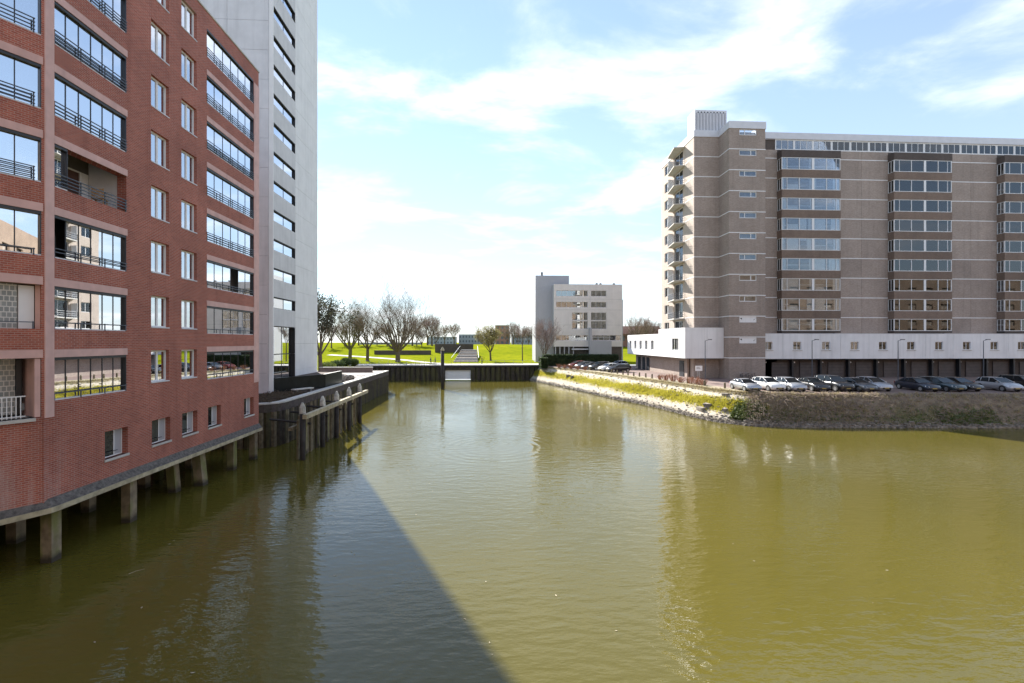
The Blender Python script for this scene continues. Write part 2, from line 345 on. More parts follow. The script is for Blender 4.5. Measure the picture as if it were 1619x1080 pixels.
def wall_holes(W_, z0, z1, holes, th=0.3, x0=0.0, mb=None):
    """front at y=0 facing -y, thickness th towards +y; holes (u0,u1,z0,z1) become real openings with reveals"""
    mb = mb or MB()
    us = sorted({x0, W_} | {h[0] for h in holes} | {h[1] for h in holes}); zs = sorted({z0, z1} | {h[2] for h in holes} | {h[3] for h in holes})
    us = [u for u in us if x0-1e-6 <= u <= W_+1e-6]; zs = [z for z in zs if z0-1e-6 <= z <= z1+1e-6]
    for a, b in zip(us, us[1:]):
        run = None
        for c, d in zip(zs, zs[1:]):
            mu, mz = (a+b)/2, (c+d)/2
            if any(h[0] < mu < h[1] and h[2] < mz < h[3] for h in holes):
                if run: mb.quad((a,0,run[0]),(b,0,run[0]),(b,0,run[1]),(a,0,run[1])); run = None
            else: run = (run[0], d) if run else (c, d)
        if run: mb.quad((a,0,run[0]),(b,0,run[0]),(b,0,run[1]),(a,0,run[1]))
    for u0, u1, a, b in holes:
        mb.quad((u0,0,a),(u0,0,b),(u0,th,b),(u0,th,a)); mb.quad((u1,0,b),(u1,0,a),(u1,th,a),(u1,th,b))
        mb.quad((u0,0,a),(u0,th,a),(u1,th,a),(u1,0,a)); mb.quad((u0,th,b),(u0,0,b),(u1,0,b),(u1,th,b))
    mb.quad((x0,0,z0),(x0,0,z1),(x0,th,z1),(x0,th,z0)); mb.quad((W_,0,z1),(W_,0,z0),(W_,th,z0),(W_,th,z1))
    mb.quad((x0,0,z1),(W_,0,z1),(W_,th,z1),(x0,th,z1)); mb.quad((x0,th,z0),(W_,th,z0),(W_,0,z0),(x0,0,z0))
    return mb

def thing(name, label, cat, loc=(0,0,0), rz=0.0, group=None):
    o = bpy.data.objects.new(name, None); COL.objects.link(o); o.empty_display_size = 0.3
    o.location = loc; o.rotation_euler = (0, 0, rz); tag(o, label, cat, group); return o
def tag(o, label, cat, group=None, kind=None):
    if label: o['label'] = label
    if cat: o['category'] = cat
    if group: o['group'] = group
    if kind: o['kind'] = kind
    return o
def obj(name, me, parent=None, loc=(0,0,0), rz=0.0):
    o = bpy.data.objects.new(name, me); COL.objects.link(o); o.parent = parent; o.location = loc; o.rotation_euler = (0, 0, rz); return o
def part(name, mb, mat, root, loc=None, rz=0.0, smooth=False):
    """a part given in world coordinates (loc None) or in a local frame placed at world loc; the root is unrotated"""
    me = mb.mesh(name, mat, smooth) if isinstance(mb, MB) else mb
    rl = Vector(root.location)
    return obj(name, me, root, (-rl) if loc is None else (Vector(loc)-rl), rz)
def structure(name, mb, mat, smooth=False):
    o = obj(name, mb.mesh(name, mat, smooth)); o['kind'] = 'structure'; return o
def whole(name, mb, mat, label, cat, loc=(0,0,0), rz=0.0, group=None, smooth=False):
    o = obj(name, mb.mesh(name, mat, smooth) if isinstance(mb, MB) else mb, None, loc, rz); return tag(o, label, cat, group)
def copy_tree(o, parent=None):
    c = o.copy(); COL.objects.link(c); c.parent = parent
    for ch in o.children: copy_tree(ch, c)
    return c
_cache = {}
def cached(key, fn):
    if key not in _cache: _cache[key] = fn()
    return _cache[key]
RZ_PX, RZ_NX, RZ_NY = R(90), R(-90), 0.0      # facades that face +x, -x, -y

def frame_mesh(w, h, fw, d, muls, mat, thick=None):
    """window frame: opening w x h, local x 0..w, z 0..h, front at y=0; muls: [(x, width)]"""
    def mk():
        m = MB()
        m.box(0, fw, 0, d, 0, h); m.box(w-fw, w, 0, d, 0, h); m.box(fw, w-fw, 0, d, 0, fw); m.box(fw, w-fw, 0, d, h-fw, h)
        for x, mw in muls: m.box(x-mw/2, x+mw/2, 0.004, d-0.004, fw, h-fw)
        return m.mesh('window_frame', mat)
    return cached(('fr', round(w,3), round(h,3), fw, d, tuple(muls), mat), mk)
def pane_mesh(w, h, mat):
    return cached(('pane', round(w,3), round(h,3), mat), lambda: MB().box(0, w, 0, 0.012, 0, h).mesh('pane', mat))
def window(root, loc, rz, w, h, muls=(), fw=0.07, d=0.08, fmat='white', gmat='glass_win', name='window', skip=()):
    o = part(name, frame_mesh(w, h, fw, d, list(muls), fmat), None, root, loc, rz)
    xs = [(fw, 0)]; edges = [fw]
    for x, mw in muls: edges += [x-mw/2, x+mw/2]
    edges.append(w-fw)
    for i in range(0, len(edges), 2):
        if i//2 in skip: continue
        a, b = edges[i], edges[i+1]
        obj('pane', pane_mesh(b-a, h-2*fw, gmat), o, (a, d*0.45, fw))
    return o
rnd = random.Random(7)
GQ = 3.63      # level of the left quay
GR = 3.12      # level of the right bank
# ------------------------------------------------------------------ water and ground
def grid_sheet(x0, x1, y0, y1, nx, ny, zf):
    m = MB()
    vs = [(x0+(x1-x0)*i/nx, y0+(y1-y0)*j/ny, 0) for j in range(ny+1) for i in range(nx+1)]
    vs = [(x, y, zf(x, y)) for x, y, _ in vs]
    fs = [(j*(nx+1)+i, j*(nx+1)+i+1, (j+1)*(nx+1)+i+1, (j+1)*(nx+1)+i) for j in range(ny) for i in range(nx)]
    return m.add(vs, fs)
structure('water', grid_sheet(-160, 200, -120, 104, 1, 1, lambda x, y: 0.0), 'water')
def sstep(a, b, x):
    t = max(0, min(1, (x-a)/(b-a))); return t*t*(3-2*t)
def land(x, y):
    z = 3.36+3.9*sstep(117, 186, y)-2.2*sstep(205, 330, y)
    z += 0.12*math.sin(x*0.11+1)*sstep(112, 130, y)+0.1*math.sin(x*0.05+y*0.07)*sstep(112, 130, y)
    return z
structure('ground', grid_sheet(-900, 900, 103.6, 1500, 120, 160, land), 'lawn', True)
structure('left_bank_ground', MB().prism([(-120,80.4),(-29.5,80.4),(-29.5,104.2),(-120,104.2)], -1, 3.33), 'lawn')
# right bank: strip between the water line and the crest, then the paved parking area
WL = [(9.6,103.5),(10.2,99),(14.4,85.7),(17.3,75.1),(19.4,66.8),(21.2,62.5),(22.6,56.8),(23.6,50.8),(24.7,47.6),(27.2,45.2),(32,44.2),(38.7,43.8),(53.8,42.8),(80,41.5),(120,40)]
CR = [(11.8,103.5),(13.6,99),(18.6,87.5),(21.3,78),(23.3,69.5),(24.6,64.5),(25.9,58.8),(26.9,53.6),(27.9,50.2),(29.6,48.2),(33,47.2),(39,46.8),(54,45.8),(80,44.5),(120,43)]
def dens(poly, k):
    o = []
    for (a, b), (c, d) in zip(poly, poly[1:]):
        for i in range(k): o.append((a+(c-a)*i/k, b+(d-b)*i/k))
    o.append(poly[-1]); return o
def smooth(poly, it=2):
    for _ in range(it):
        poly = [poly[0]]+[((a[0]+2*b[0]+c[0])/4, (a[1]+2*b[1]+c[1])/4) for a, b, c in zip(poly, poly[1:], poly[2:])]+[poly[-1]]
    return poly
KB = 8
WLd = smooth(dens(WL, KB), 6); CRd = smooth(dens(CR, KB), 6)
NA = 14
def bank_pt(i, v):
    (a, b), (c, d) = WLd[i], CRd[i]
    wild = sstep(26, 31, a)
    zc = GR
    prof = v**0.9 if wild < 0.5 else (0.62*v+0.38*sstep(0.2, 1.0, v))
    z = -0.05+(zc+0.05)*prof
    if v > 0: z += 0.10*math.sin(a*2.1+b*1.3+v*9)*math.sin(v*math.pi)+0.06*math.sin(a*5.3-b*4.1+v*17)*math.sin(v*math.pi)
    return (a+(c-a)*v, b+(d-b)*v, z), wild
mb = MB(); acr = []; wil = []; L_ = len(WLd)
for i in range(L_):
    (a, b), (c, d) = WLd[i], CRd[i]
    mb.v.append((a-(c-a)*0.4, b-(d-b)*0.4, -1.4)); acr.append(-0.2); wil.append(sstep(26, 31, a))
    for j in range(NA+1):
        p, w = bank_pt(i, j/NA); mb.v.append(p); acr.append(j/NA); wil.append(w)
K = NA+2
for i in range(L_-1):
    for j in range(K-1): mb.f.append((i*K+j, i*K+j+1, (i+1)*K+j+1, (i+1)*K+j))
bank = structure('bank', mb, 'bank', True)
for nm, arr in (('across', acr), ('wild', wil)):
    at = bank.data.attributes.new(nm, 'FLOAT', 'POINT'); at.data.foreach_set('value', arr)
pv = MB()
for i in range(L_-1):
    (a, b), (c, d) = CRd[i], CRd[i+1]
    pv.quad((a, b, GR), (130, b, GR), (130, d, GR), (c, d, GR)) if False else None
poly = [(x, y) for x, y in CRd]+[(130, 43), (130, 104.6), (11.8, 104.6)]
pv.add([(x, y, GR) for x, y in poly], [tuple(range(len(poly)))])
structure('parking_paving', pv, 'clinker')
structure('sand_verge', MB().add([(x, y, GR+0.006) for x, y in CRd[8*2:8*9+1]]+[(x+1.9, y+0.9, GR+0.006) for x, y in reversed(CRd[8*2:8*9+1])], [tuple(range(2*len(CRd[8*2:8*9+1])))]), plain('sandy_verge', (0.33, 0.28, 0.19), 0.95, var=0.3, scale=2.5, bmp=0.03))

# ------------------------------------------------------------------ red brick apartment building on piles
XR = -17.0; Y0 = 18.8; Y1 = 34.94; FH = 2.81; LB0 = 8.07; ROOF = 28.8
red = thing('red_apartment_building', 'tall red brick apartment building with glazed loggias standing on concrete piles over the water', 'building', (-24, 26, 2.1))
NF = 8
A0, A1 = 0.06, 3.67; B0, B1 = 9.85, 15.4
holes = []
for k in range(NF):
    t = LB0+FH*k
    holes += [(A0, A1, t-1.70, t), (B0, B1, t-1.70, t)]
    for u0, u1 in ((5.25, 6.55), (7.55, 8.88)): holes.append((u0, u1, 6.62+FH*k, 8.24+FH*k))
stor = [(2.45, 3.75), (5.3, 6.65), (7.6, 8.95), (9.97, 11.3), (14.1, 15.4)]
for u0, u1 in stor: holes.append((u0, u1, 3.42, 4.67))
part('wall', wall_holes(Y1-Y0, 2.45, ROOF-0.06, holes, 0.42), 'red_brick', red, (XR, Y0, 0), RZ_PX)
part('roof_coping', MB().box(-16, XR+0.05, 6, Y1+0.05, ROOF-0.06, ROOF+0.04).box(XR-0.6, XR+0.05, 6, Y1+0.05, ROOF-0.058, ROOF+0.03) if False else MB().box(XR-0.55, XR+0.05, Y0-0.3, Y1+0.05, ROOF-0.06, ROOF+0.04), 'coping', red)
part('end_wall', MB().box(XR-14, XR-0.43, Y1-0.4, Y1, 2.45, ROOF-0.06), 'red_brick', red)
part('roof', MB().prism([(XR-0.5, Y0+0.3), (XR-0.5, Y1-0.05), (XR-14, Y1-0.05), (XR-14, 6), (-21.2, 11.0)], ROOF-0.4, ROOF-0.1), 'joint', red)
part('floor_slab', MB().prism([(XR+0.02, Y0-0.1), (XR+0.02, Y1), (XR-14, Y1), (XR-14, 6), (-24.0, 6.95)], 2.10, 2.42), 'old_conc', red)
lg = MB(); pathp = [(-24.0, 6.9), (XR, Y0-0.1), (XR, Y1+0.05)]
lg.sweep([(0.0, 2.08), (0.26, 2.08), (0.26, 2.28), (0.0, 2.30)], [(-24.3, 6.4), (XR, Y0-0.15), (XR, Y0), (XR, Y1+0.06)])
part('ledge', lg, 'old_conc', red)
gc = MB().sweep([(0.0, 2.304), (0.245, 2.288), (0.02, 2.60), (0.0, 2.60)], [(-24.3, 6.4), (XR, Y0-0.15), (XR, Y0), (XR, Y1+0.02)])
part('grey_base_course', gc, 'grey_course', red)
# inner core: dark back walls behind loggias and windows
part('inner_wall', MB().box(XR-14, XR-1.75, Y0-0.5, Y1-0.45, 2.5, ROOF-0.45), 'room', red)
sl_ = MB()
for k in range(NF+1): sl_.box(XR-1.8, XR-0.43, Y0+0.02, Y1-0.42, LB0+FH*k-2.81+0.75, LB0+FH*k-2.81+1.02)
part('floor_plates', sl_, 'conc_pale', red)
pw = MB()
for u in (3.75, 5.0, 6.9, 7.3, 9.2, 9.75, 15.5): pw.box(XR-1.74, XR-0.43, Y0+u-0.04, Y0+u+0.04, 2.5, ROOF-0.5)
part('partition_walls', pw, 'conc_pale', red)
# pilasters and lintels
part('pilaster', MB().box(XR-0.02, XR+0.03, Y0+15.42, Y1+0.012, 5.7, 27.62), 'pink', red)
part('pilaster', MB().box(XR-0.35, XR+0.03, Y0-0.32, Y0+0.05, 5.75, ROOF-0.08), 'pink', red)
part('corner_base', MB().box(XR-0.42, XR-0.003, Y0-0.36, Y0+0.002, 2.45, 5.745), 'red_brick', red)
lin = {}
for k in range(NF):
    t = LB0+FH*k
    for (a, b) in ((A0-0.005, A1+0.03), (B0-0.03, B1+0.015)):
        if k < NF-1:
            me = cached(('lint', a), lambda: MB().box(a, b, -0.03, 0.3, 0.002, 0.31).mesh('lintel', 'pink'))
            part('lintel', me, None, red, (XR, Y0, t), RZ_PX)
def railing(root, loc, rz, w, bars, mat='rail'):
    def mk():
        m = MB()
        for z in bars: m.box(0, w, -0.02, 0.015, z, z+0.035)
        n = max(2, int(round(w/1.25)))
        for i in range(n+1):
            x = min(max(w*i/n, 0.03), w-0.03); m.box(x-0.02, x+0.02, 0.016, 0.045, 0.0, bars[-1]+0.05)
        return m.mesh('railing', mat)
    return part('railing', cached(('rail', round(w,2), tuple(bars), mat), mk), None, root, loc, rz)
def loggia(root, loc, rz, w, h, n, openp=(), dark_end=True, setb=0.10):
    """glazed loggia front: slim dark frame, n sliding panes"""
    f = 0.035; pw_ = (w-2*f)/n
    muls = tuple((round(f+pw_*i, 4), 0.03) for i in range(1, n))
    c, s = math.cos(rz), math.sin(rz)
    lw = (loc[0]-s*setb, loc[1]+c*setb, loc[2])
    o = window(root, lw, rz, w, h, muls, fw=f, d=0.05, fmat='dark_frame', gmat='glass', name='loggia_glazing', skip=openp)
    hd = cached(('hdr', round(w,2)), lambda: MB().box(0.01, w-0.01, -0.095, -0.004, 0, 0.11).mesh('blind_box', 'dark_frame'))
    obj('blind_box', hd, o, (0, 0, h-0.112))
    si = cached(('sil', round(w,2)), lambda: MB().box(0.005, w-0.005, -0.085, -0.004, 0.0, 0.05).mesh('sill', 'metal_trim'))
    obj('sill', si, o, (0, 0, 0.002))
    jb = cached(('jmb', round(h,2)), lambda: MB().box(0, 0.03, -0.096, -0.006, 0.06, h-0.12).mesh('jamb', 'dark_frame'))
    obj('jamb', jb, o, (w-0.036, 0, 0))
    return o
for k in range(NF):
    t = LB0+FH*k; b = t-1.70
    if k == 3: loggia(red, (XR, Y0+A0, b), RZ_PX, (A1-A0)/6, 1.70, 1)      # the other panes are slid away
    else: loggia(red, (XR, Y0+A0, b), RZ_PX, A1-A0, 1.70, 6, (0,) if k == 2 else ())
    loggia(red, (XR, Y0+B0, b), RZ_PX, B1-B0, 1.70, 6, (3,) if k == 2 else ())
    bars = (0.10, 0.24, 0.38, 0.52) if k >= 3 else (0.22, 0.36) if k == 2 else (0.26,)
    railing(red, (XR+0.02, Y0+A0, b), RZ_PX, A1-A0, bars); railing(red, (XR+0.02, Y0+B0, b), RZ_PX, B1-B0, bars)
    for u0, u1 in ((5.25, 6.55), (7.55, 8.88)):
        w = u1-u0
        o = window(red, (XR-0.16, Y0+u0, 6.62+FH*k), RZ_PX, w, 1.62, ((round(w*0.5, 3), 0.11),), fw=0.085, d=0.09, fmat='white', gmat='glass_win')
        obj('sill', cached(('wsill', round(w,2)), lambda: MB().box(-0.01, w+0.01, -0.19, -0.004, -0.035, 0.02).mesh('sill', 'metal_trim')), o)
        obj('curtain', cached(('wcur', round(w,2)), lambda: MB().box(0.1, w*0.47, 0.16, 0.2, 0.05, 1.55).box(w*0.55, w*0.72, 0.16, 0.2, 0.05, 1.55).mesh('curtain', 'curtain')), o)
for i, (u0, u1) in enumerate(stor):      # storage openings under the flats: dark vent on the left, pale hatch on the right
    w = u1-u0
    o = part('storage_window', cached(('sto', round(w,2)), lambda: MB().box(0, 0.05, 0, 0.06, 0, 1.25).box(w-0.05, w, 0, 0.06, 0, 1.25).box(0.05, w-0.05, 0, 0.06, 1.2, 1.25).box(0.05, w-0.05, 0, 0.06, 0, 0.05).box(w*0.62, w*0.66, 0.002, 0.058, 0.05, 1.2).mesh('storage_window', 'white')), None, red, (XR-0.26, Y0+u0, 3.42), RZ_PX)
    obj('hatch', cached(('hat', round(w,2)), lambda: MB().box(w*0.66, w-0.05, 0.02, 0.05, 0.05, 1.2).mesh('hatch', 'grey_clad')), o)
    obj('pane', cached(('stp', round(w,2)), lambda: MB().box(0.05, w*0.62, 0.03, 0.04, 0.05, 1.2).mesh('pane', 'car_glass')), o)
    obj('bar', cached(('stb', round(w,2)), lambda: MB().box(0.04, w*0.75, -0.05, -0.03, 0.22, 0.25).mesh('bar', 'dark_frame')), o)
    obj('sill', cached(('sts', round(w,2)), lambda: MB().box(-0.04, w+0.04, -0.32, -0.01, -0.10, 0.0).mesh('sill', 'coping')), o)
    obj('backing', cached(('stk', round(w,2)), lambda: MB().box(0, w, 0.5, 0.52, 0, 1.25).mesh('backing', 'black')), o)
# oblique bay at the near corner
OB = (-17-0.524*6, 18.5-0.852*6); OR = math.atan2(0.852, 0.524)
def obp(u, d=0.0): return (OB[0]+0.524*u+0.852*d, OB[1]+0.852*u-0.524*d)
oh = [(0.6, 5.90, LB0+FH*k-1.70, LB0+FH*k) for k in range(1, NF)]+[(0.6, 5.90, 5.80, LB0)]
part('corner_wall', wall_holes(5.98, 2.45, ROOF-0.06, oh, 0.42, x0=-7.0), 'red_brick', red, (*OB, 0), OR)
part('roof_coping', MB().box(-7, 6.0, -0.05, 0.5, ROOF-0.06, ROOF+0.04), 'coping', red, (*OB, 0), OR)
for k in range(NF):
    t = LB0+FH*k
    if k < NF-1: part('lintel', cached('oblint', lambda: MB().box(-6, 5.94, -0.03, 0.3, 0.002, 0.31).mesh('lintel', 'pink')), None, red, (*OB, t), OR)
    if k >= 2:
        loggia(red, (*obp(0.6), t-1.70), OR, 5.30, 1.70, 8)
        railing(red, (*obp(0.6, 0.02), t-1.70), OR, 5.12, (0.10, 0.24, 0.38, 0.52) if k >= 3 else (0.22,))
sl2 = MB()
for k in range(1, NF+1): sl2.box(-5.5, 5.6, 0.43, 2.3, LB0+FH*k-2.81+0.75, LB0+FH*k-2.81+1.02)
part('floor_plates', sl2, 'conc_pale', red, (*OB, 0), OR)
part('inner_wall', MB().box(-6, 5.0, 2.3, 2.5, 2.5, ROOF-0.45), 'room', red, (*OB, 0), OR)
gb = brick('glass_blocks', (0.30, 0.33, 0.33), (0.22, 0.25, 0.26), (0.62, 0.62, 0.6), w=0.2, h=0.2, ms=0.02)
gb.node_tree.nodes['Principled BSDF'].inputs['Roughness'].default_value = 0.2
part('glass_block_wall', MB().box(0.62, 5.34, 0.35, 0.45, LB0+FH-1.69, LB0+FH-0.02), gb, red, (*OB, 0), OR)
part('white_panel', MB().box(5.36, 5.78, 0.30, 0.42, LB0+FH-1.69, LB0+FH-0.05), 'white', red, (*OB, 0), OR)
railing(red, (*obp(0.6, -0.04), LB0+FH-1.70), OR, 5.12, (0.24,))
part('glass_block_wall', MB().box(0.62, 5.45, 1.0, 1.1, 5.9, LB0-0.02), gb, red, (*OB, 0), OR)
part('door_frame', MB().box(5.46, 5.6, 0.9, 1.1, 5.9, LB0-0.02), 'dark_frame', red, (*OB, 0), OR)
part('balcony_side_wall', MB().box(5.72, 5.88, 0.02, 1.3, 5.82, LB0-0.02), 'pink', red, (*OB, 0), OR)
part('balcony_floor', MB().box(-6, 5.72, -0.12, 2.2, 5.68, 5.80), 'coping', red, (*OB, 0), OR)
br_ = MB().box(0.3, 5.5, 0.10, 0.14, 6.62, 6.66).box(0.3, 5.5, 0.10, 0.14, 5.88, 5.91)
for i in range(43): br_.box(0.32+0.12*i, 0.345+0.12*i, 0.108, 0.132, 5.82, 6.62)
part('balustrade', br_, 'white', red, (*OB, 0), OR)
# piles
def pile(x, y, lean=0.0, w=0.42, top=2.12):
    m = MB(); h = w/2
    m.add([(-h,-h,-2),(h,-h,-2),(h,h,-2),(-h,h,-2),(-h-lean,-h,top),(h-lean,-h,top),(h-lean,h,top),(-h-lean,h,top)],
          [(0,3,2,1),(4,5,6,7),(0,1,5,4),(1,2,6,5),(2,3,7,6),(3,0,4,7)])
    part('pile', m.mesh('pile', 'pile_conc'), None, red, (x, y, 0), 0)
for y in (15.2, 19.05, 23.0, 31.9, 34.72): pile(XR-0.28, y)
pile(XR-0.1, 28.6, 0.4, 0.5); pile(XR-0.9, 27.4, 0.35, 0.45)
for y in (17, 20.9, 24.5, 28.3, 32.5): pile(XR-3.4, y)
for y in (19.0, 22.9, 26.8, 30.7, 34.4): pile(XR-6.8, y)
part('back_quay_wall', MB().box(XR-13.9, XR-13.4, 0, 38, -1.5, 2.09), 'steel_pile', red)
# open loggia: balcony door, chair, folded parasol
zk = LB0+FH*3-1.70
part('loggia_back_wall', MB().box(XR-1.745, XR-1.742, Y0+0.05, Y0+3.7, zk-0.05, zk+1.72), 'conc_pale', red)
part('balcony_door', MB().box(XR-1.74, XR-1.70, Y0+0.9, Y0+3.2, zk, zk+1.62), 'door_brown', red)
part('door_frame', MB().box(XR-1.70, XR-1.66, Y0+0.85, Y0+0.93, zk, zk+1.65).box(XR-1.70, XR-1.66, Y0+1.95, Y0+2.03, zk, zk+1.65).box(XR-1.70, XR-1.66, Y0+3.15, Y0+3.23, zk, zk+1.65), 'white', red)
ch = thing('wooden_chair', 'slatted light wood chair standing in the open loggia', 'chair', (XR-0.75, Y0+3.1, zk-0.03), R(200))
for sx_ in (-0.2, 0.2):
    for sy_ in (-0.2, 0.2): obj('leg', MB().box(sx_-0.02, sx_+0.02, sy_-0.02, sy_+0.02, 0.0, 0.44 if sy_ < 0 else 0.92).mesh('leg', 'pine_wood'), ch)
obj('seat', MB().box(-0.24, 0.24, -0.24, 0.24, 0.44, 0.47).mesh('seat', 'pine_wood'), ch)
for i in range(4): obj('slat', cached('chslat', lambda: MB().box(-0.18, 0.18, 0.185, 0.215, 0, 0.07).mesh('slat', 'pine_wood')), ch, (0, 0, 0.52+0.1*i))
zk = LB0+FH*2-1.70
pz = thing('folded_parasol', 'folded dark grey parasol standing behind loggia glass', 'parasol', (XR-0.7, Y0+0.75, zk-0.03))
pm = MB()
for (z, r), (z2, r2) in zip([(0.45, 0.05), (0.6, 0.13), (1.0, 0.11), (1.3, 0.06)], [(0.6, 0.13), (1.0, 0.11), (1.3, 0.06), (1.5, 0.015)]): pm.tube((0,0,z), (0,0,z2), r, r2, 8)
obj('canopy', pm.mesh('canopy', 'cloth_grey'), pz); obj('pole', MB().tube((0,0,0.05), (0,0,0.5), 0.02).mesh('pole', 'steel'), pz); obj('base', MB().tube((0,0,0), (0,0,0.07), 0.2, 0.18, 12).mesh('base', 'black'), pz)

# ------------------------------------------------------------------ white tower
TX, TY = -21.0, 45.7
tow = thing('white_tower_block', 'high pale concrete tower with a recessed strip of windows behind the red building', 'building', (-27, 51.7, GQ))
FT = 2.87; ZS = 5.6; NT = 20; TOP = ZS+FT*(NT-1)
part('core', MB().box(-34, TX-0.5, TY+0.12, 57.6, GQ-0.2, TOP), 'joint', tow)
part('core_side', MB().box(TX-0.52, TX-0.13, 51.22, 57.58, GQ-0.2, TOP-0.1), 'joint', tow)
for j in range(-1, NT-1):
    z0 = max(ZS+FT*j, GQ); z1 = ZS+FT*(j+1)
    for i in range(3):
        x1 = -21.28-3.95*i; x0 = x1-3.95
        part('panel', cached(('tp', round(z1-z0,2)), lambda: MB().box(0.015, 3.935, 0, 0.11, 0.012, z1-z0-0.012).mesh('panel', 'conc_panel')), None, tow, (x0, TY, z0))
    part('side_panel', cached(('sp', round(z1-z0,2)), lambda: MB().box(0, 6.5, 0, 0.12, 0.008, z1-z0-0.008).mesh('side_panel', 'conc_pale')), None, tow, (TX, 51.2, z0), RZ_PX)
part('corner_fin', MB().prism([(-21.27, TY), (-21.0, TY+0.25), (-21.0, TY+0.42), (-21.5, TY+0.42), (-21.5, TY+0.1), (-21.27, TY+0.1)], GQ, TOP), 'conc_pale', tow)
U0 = TY+0.42
WS = 51.2-U0
part('spandrel', MB().box(0, WS, 0, 0.3, 0, 1.83).mesh('spandrel', 'conc_panel') if False else MB().box(0.0, WS, 0.0, 0.12, 10.25, 12.02), 'conc_panel', tow, (TX-0.01, U0, 0), RZ_PX)
for mI in range(17):
    zt = 13.13+FT*mI
    if zt > TOP-1: break
    o = window(tow, (TX-0.17, U0, zt-1.11), RZ_PX, WS, 1.11, ((round(WS*0.5, 3), 0.07),), fw=0.05, d=0.06, fmat='dark_frame', gmat='glass_tower')
    obj('reveal', cached('twrev', lambda: MB().box(0, WS, -0.15, -0.004, 1.02, 1.108).box(WS-0.06, WS-0.004, -0.15, -0.004, 0.0, 1.015).mesh('reveal', 'black')), o)  # shade of the recessed far jamb put in as black, with a black head strip
    part('spandrel', cached('twsp', lambda: MB().box(0, WS, 0, 0.35, 0, FT-1.11).mesh('spandrel', 'conc_panel')), None, tow, (TX-0.01, U0, zt), RZ_PX)
part('window_backing', MB().box(TX-0.5, TX-0.46, U0, 51.2, 4, TOP), 'room', tow)
for z0, z1 in ((4.6, 7.4), (7.4, 10.22)):
    o = window(tow, (TX-0.34, U0, z0), RZ_PX, WS, z1-z0, ((round(WS*0.5, 3), 0.06),), fw=0.05, d=0.06, fmat='dark_frame', gmat='glass_tower', name='lobby_window')
    obj('jamb', cached('lobj', lambda: MB().box(WS-0.05, WS-0.004, -0.3, -0.004, 0, 2.75).mesh('jamb', 'black')), o)

# ------------------------------------------------------------------ left quay
qpath = [(-40, 38.0), (-19.2, 38.0)]
for i in range(1, 7):
    a = R(-90+15*i); qpath.append((-19.2+2.0*math.cos(a), 40.0+2.0*math.sin(a)))
qpath += [(-17.2, 80.4), (-30, 80.4)]
tp = [(-40, 38.05), (-19.2, 38.05)]+[(x-0.05, y) for x, y in qpath[2:-2]]+[(-17.25, 80.35), (-40, 80.35)]
structure('terrace', MB().prism(tp, -1.5, GQ-0.06), 'soil')
structure('terrace_paving', MB().box(-24, -17.6, 62.0, 80.0, GQ-0.058, GQ-0.03), 'paver')
qw = thing('quay_wall', 'dark sheet piled quay wall with pale concrete coping along the left bank', 'quay wall', (-17.2, 60, 0))
part('coping', MB().sweep([(-0.55, GQ-0.10), (0.12, GQ-0.10), (0.12, GQ+0.02), (-0.55, GQ+0.02)], qpath), 'coping', qw)
part('fascia', MB().sweep([(-0.3, GQ-0.75), (0.09, GQ-0.75), (0.06, GQ-0.104), (-0.3, GQ-0.104)], qpath), 'quay_fascia', qw)
sp_me = cached('spile', lambda: MB().prism([(-0.25, 0.12), (-0.25, 0.02), (-0.12, -0.10), (0.12, -0.10), (0.25, 0.02), (0.25, 0.12)], -2.0, GQ-0.76).mesh('sheet_pile', 'steel_pile'))
sp_me2 = cached('spile2', lambda: MB().prism([(-0.25, 0.14), (-0.25, 0.06), (-0.1, -0.13), (0.1, -0.13), (0.25, 0.06), (0.25, 0.14)], -2.0, GQ-0.76).mesh('sheet_pile', 'timber'))
ql = []
for (a, b), (c, d) in zip(qpath, qpath[1:]):
    l = math.hypot(c-a, d-b); n = max(1, int(l/0.52))
    for i in range(n): ql.append((a+(c-a)*(i+0.5)/n, b+(d-b)*(i+0.5)/n, math.atan2(d-b, c-a)))
for i, (x, y, a) in enumerate(ql):
    if x < -26: continue
    part('sheet_pile', sp_me2 if (i % 5 in (1, 3) and y < 56) else sp_me, None, qw, (x, y, 0), a)
fd = thing('timber_fender', 'row of timber mooring posts with white caps joined by a long beam', 'fender', (-13.4, 41.8, 0))
for y in (34.3, 38.4, 41.9, 45.6, 49.4):
    p = part('post', MB().tube((0,0,-2), (0,0,3.45), 0.20, 0.19, 10), 'dark_timber', fd, (-13.55, y, 0), 0, True)
    obj('cap', cached('fcap', lambda: MB().tube((0,0,3.4), (0,0,3.85), 0.225, 0.21, 10).tube((0,0,3.85), (0,0,4.2), 0.21, 0.07, 10).mesh('cap', plain('cap_white', (0.50, 0.49, 0.44), 0.7, var=0.4, scale=4, streak=0.6))), p)
part('beam', MB().box(-13.28, -12.98, 33.6, 50.6, 3.10, 3.42), 'timber_light', fd)
part('beam', MB().box(-14.42, -14.16, 33.9, 50.2, 2.2, 2.45), 'timber', fd)
for i, y in enumerate((36.3, 40.1, 43.7, 47.5)):
    part('brace', MB().tube((-13.7, y, 2.3), (-17.0, y+0.4, 2.6), 0.10, 0.10, 6), 'dark_timber', fd)
fpm = [MB().box(-0.13, 0.13, -0.06, 0.06, -1.5, 2.9+0.1*q).mesh('fender_plank', ('timber', 'pile_conc', 'steel_pile', 'timber')[q]) for q in range(4)]
for i in range(40):
    part('fender_plank', fpm[(i*7+i//3) % 4], None, fd, (-13.95-0.05*(i % 3), 34.5+0.40*i, 0), R(90))
pl = thing('granite_planter', 'low polished black granite planter wall at the foot of the white tower', 'planter', (-19.5, 52, GQ))
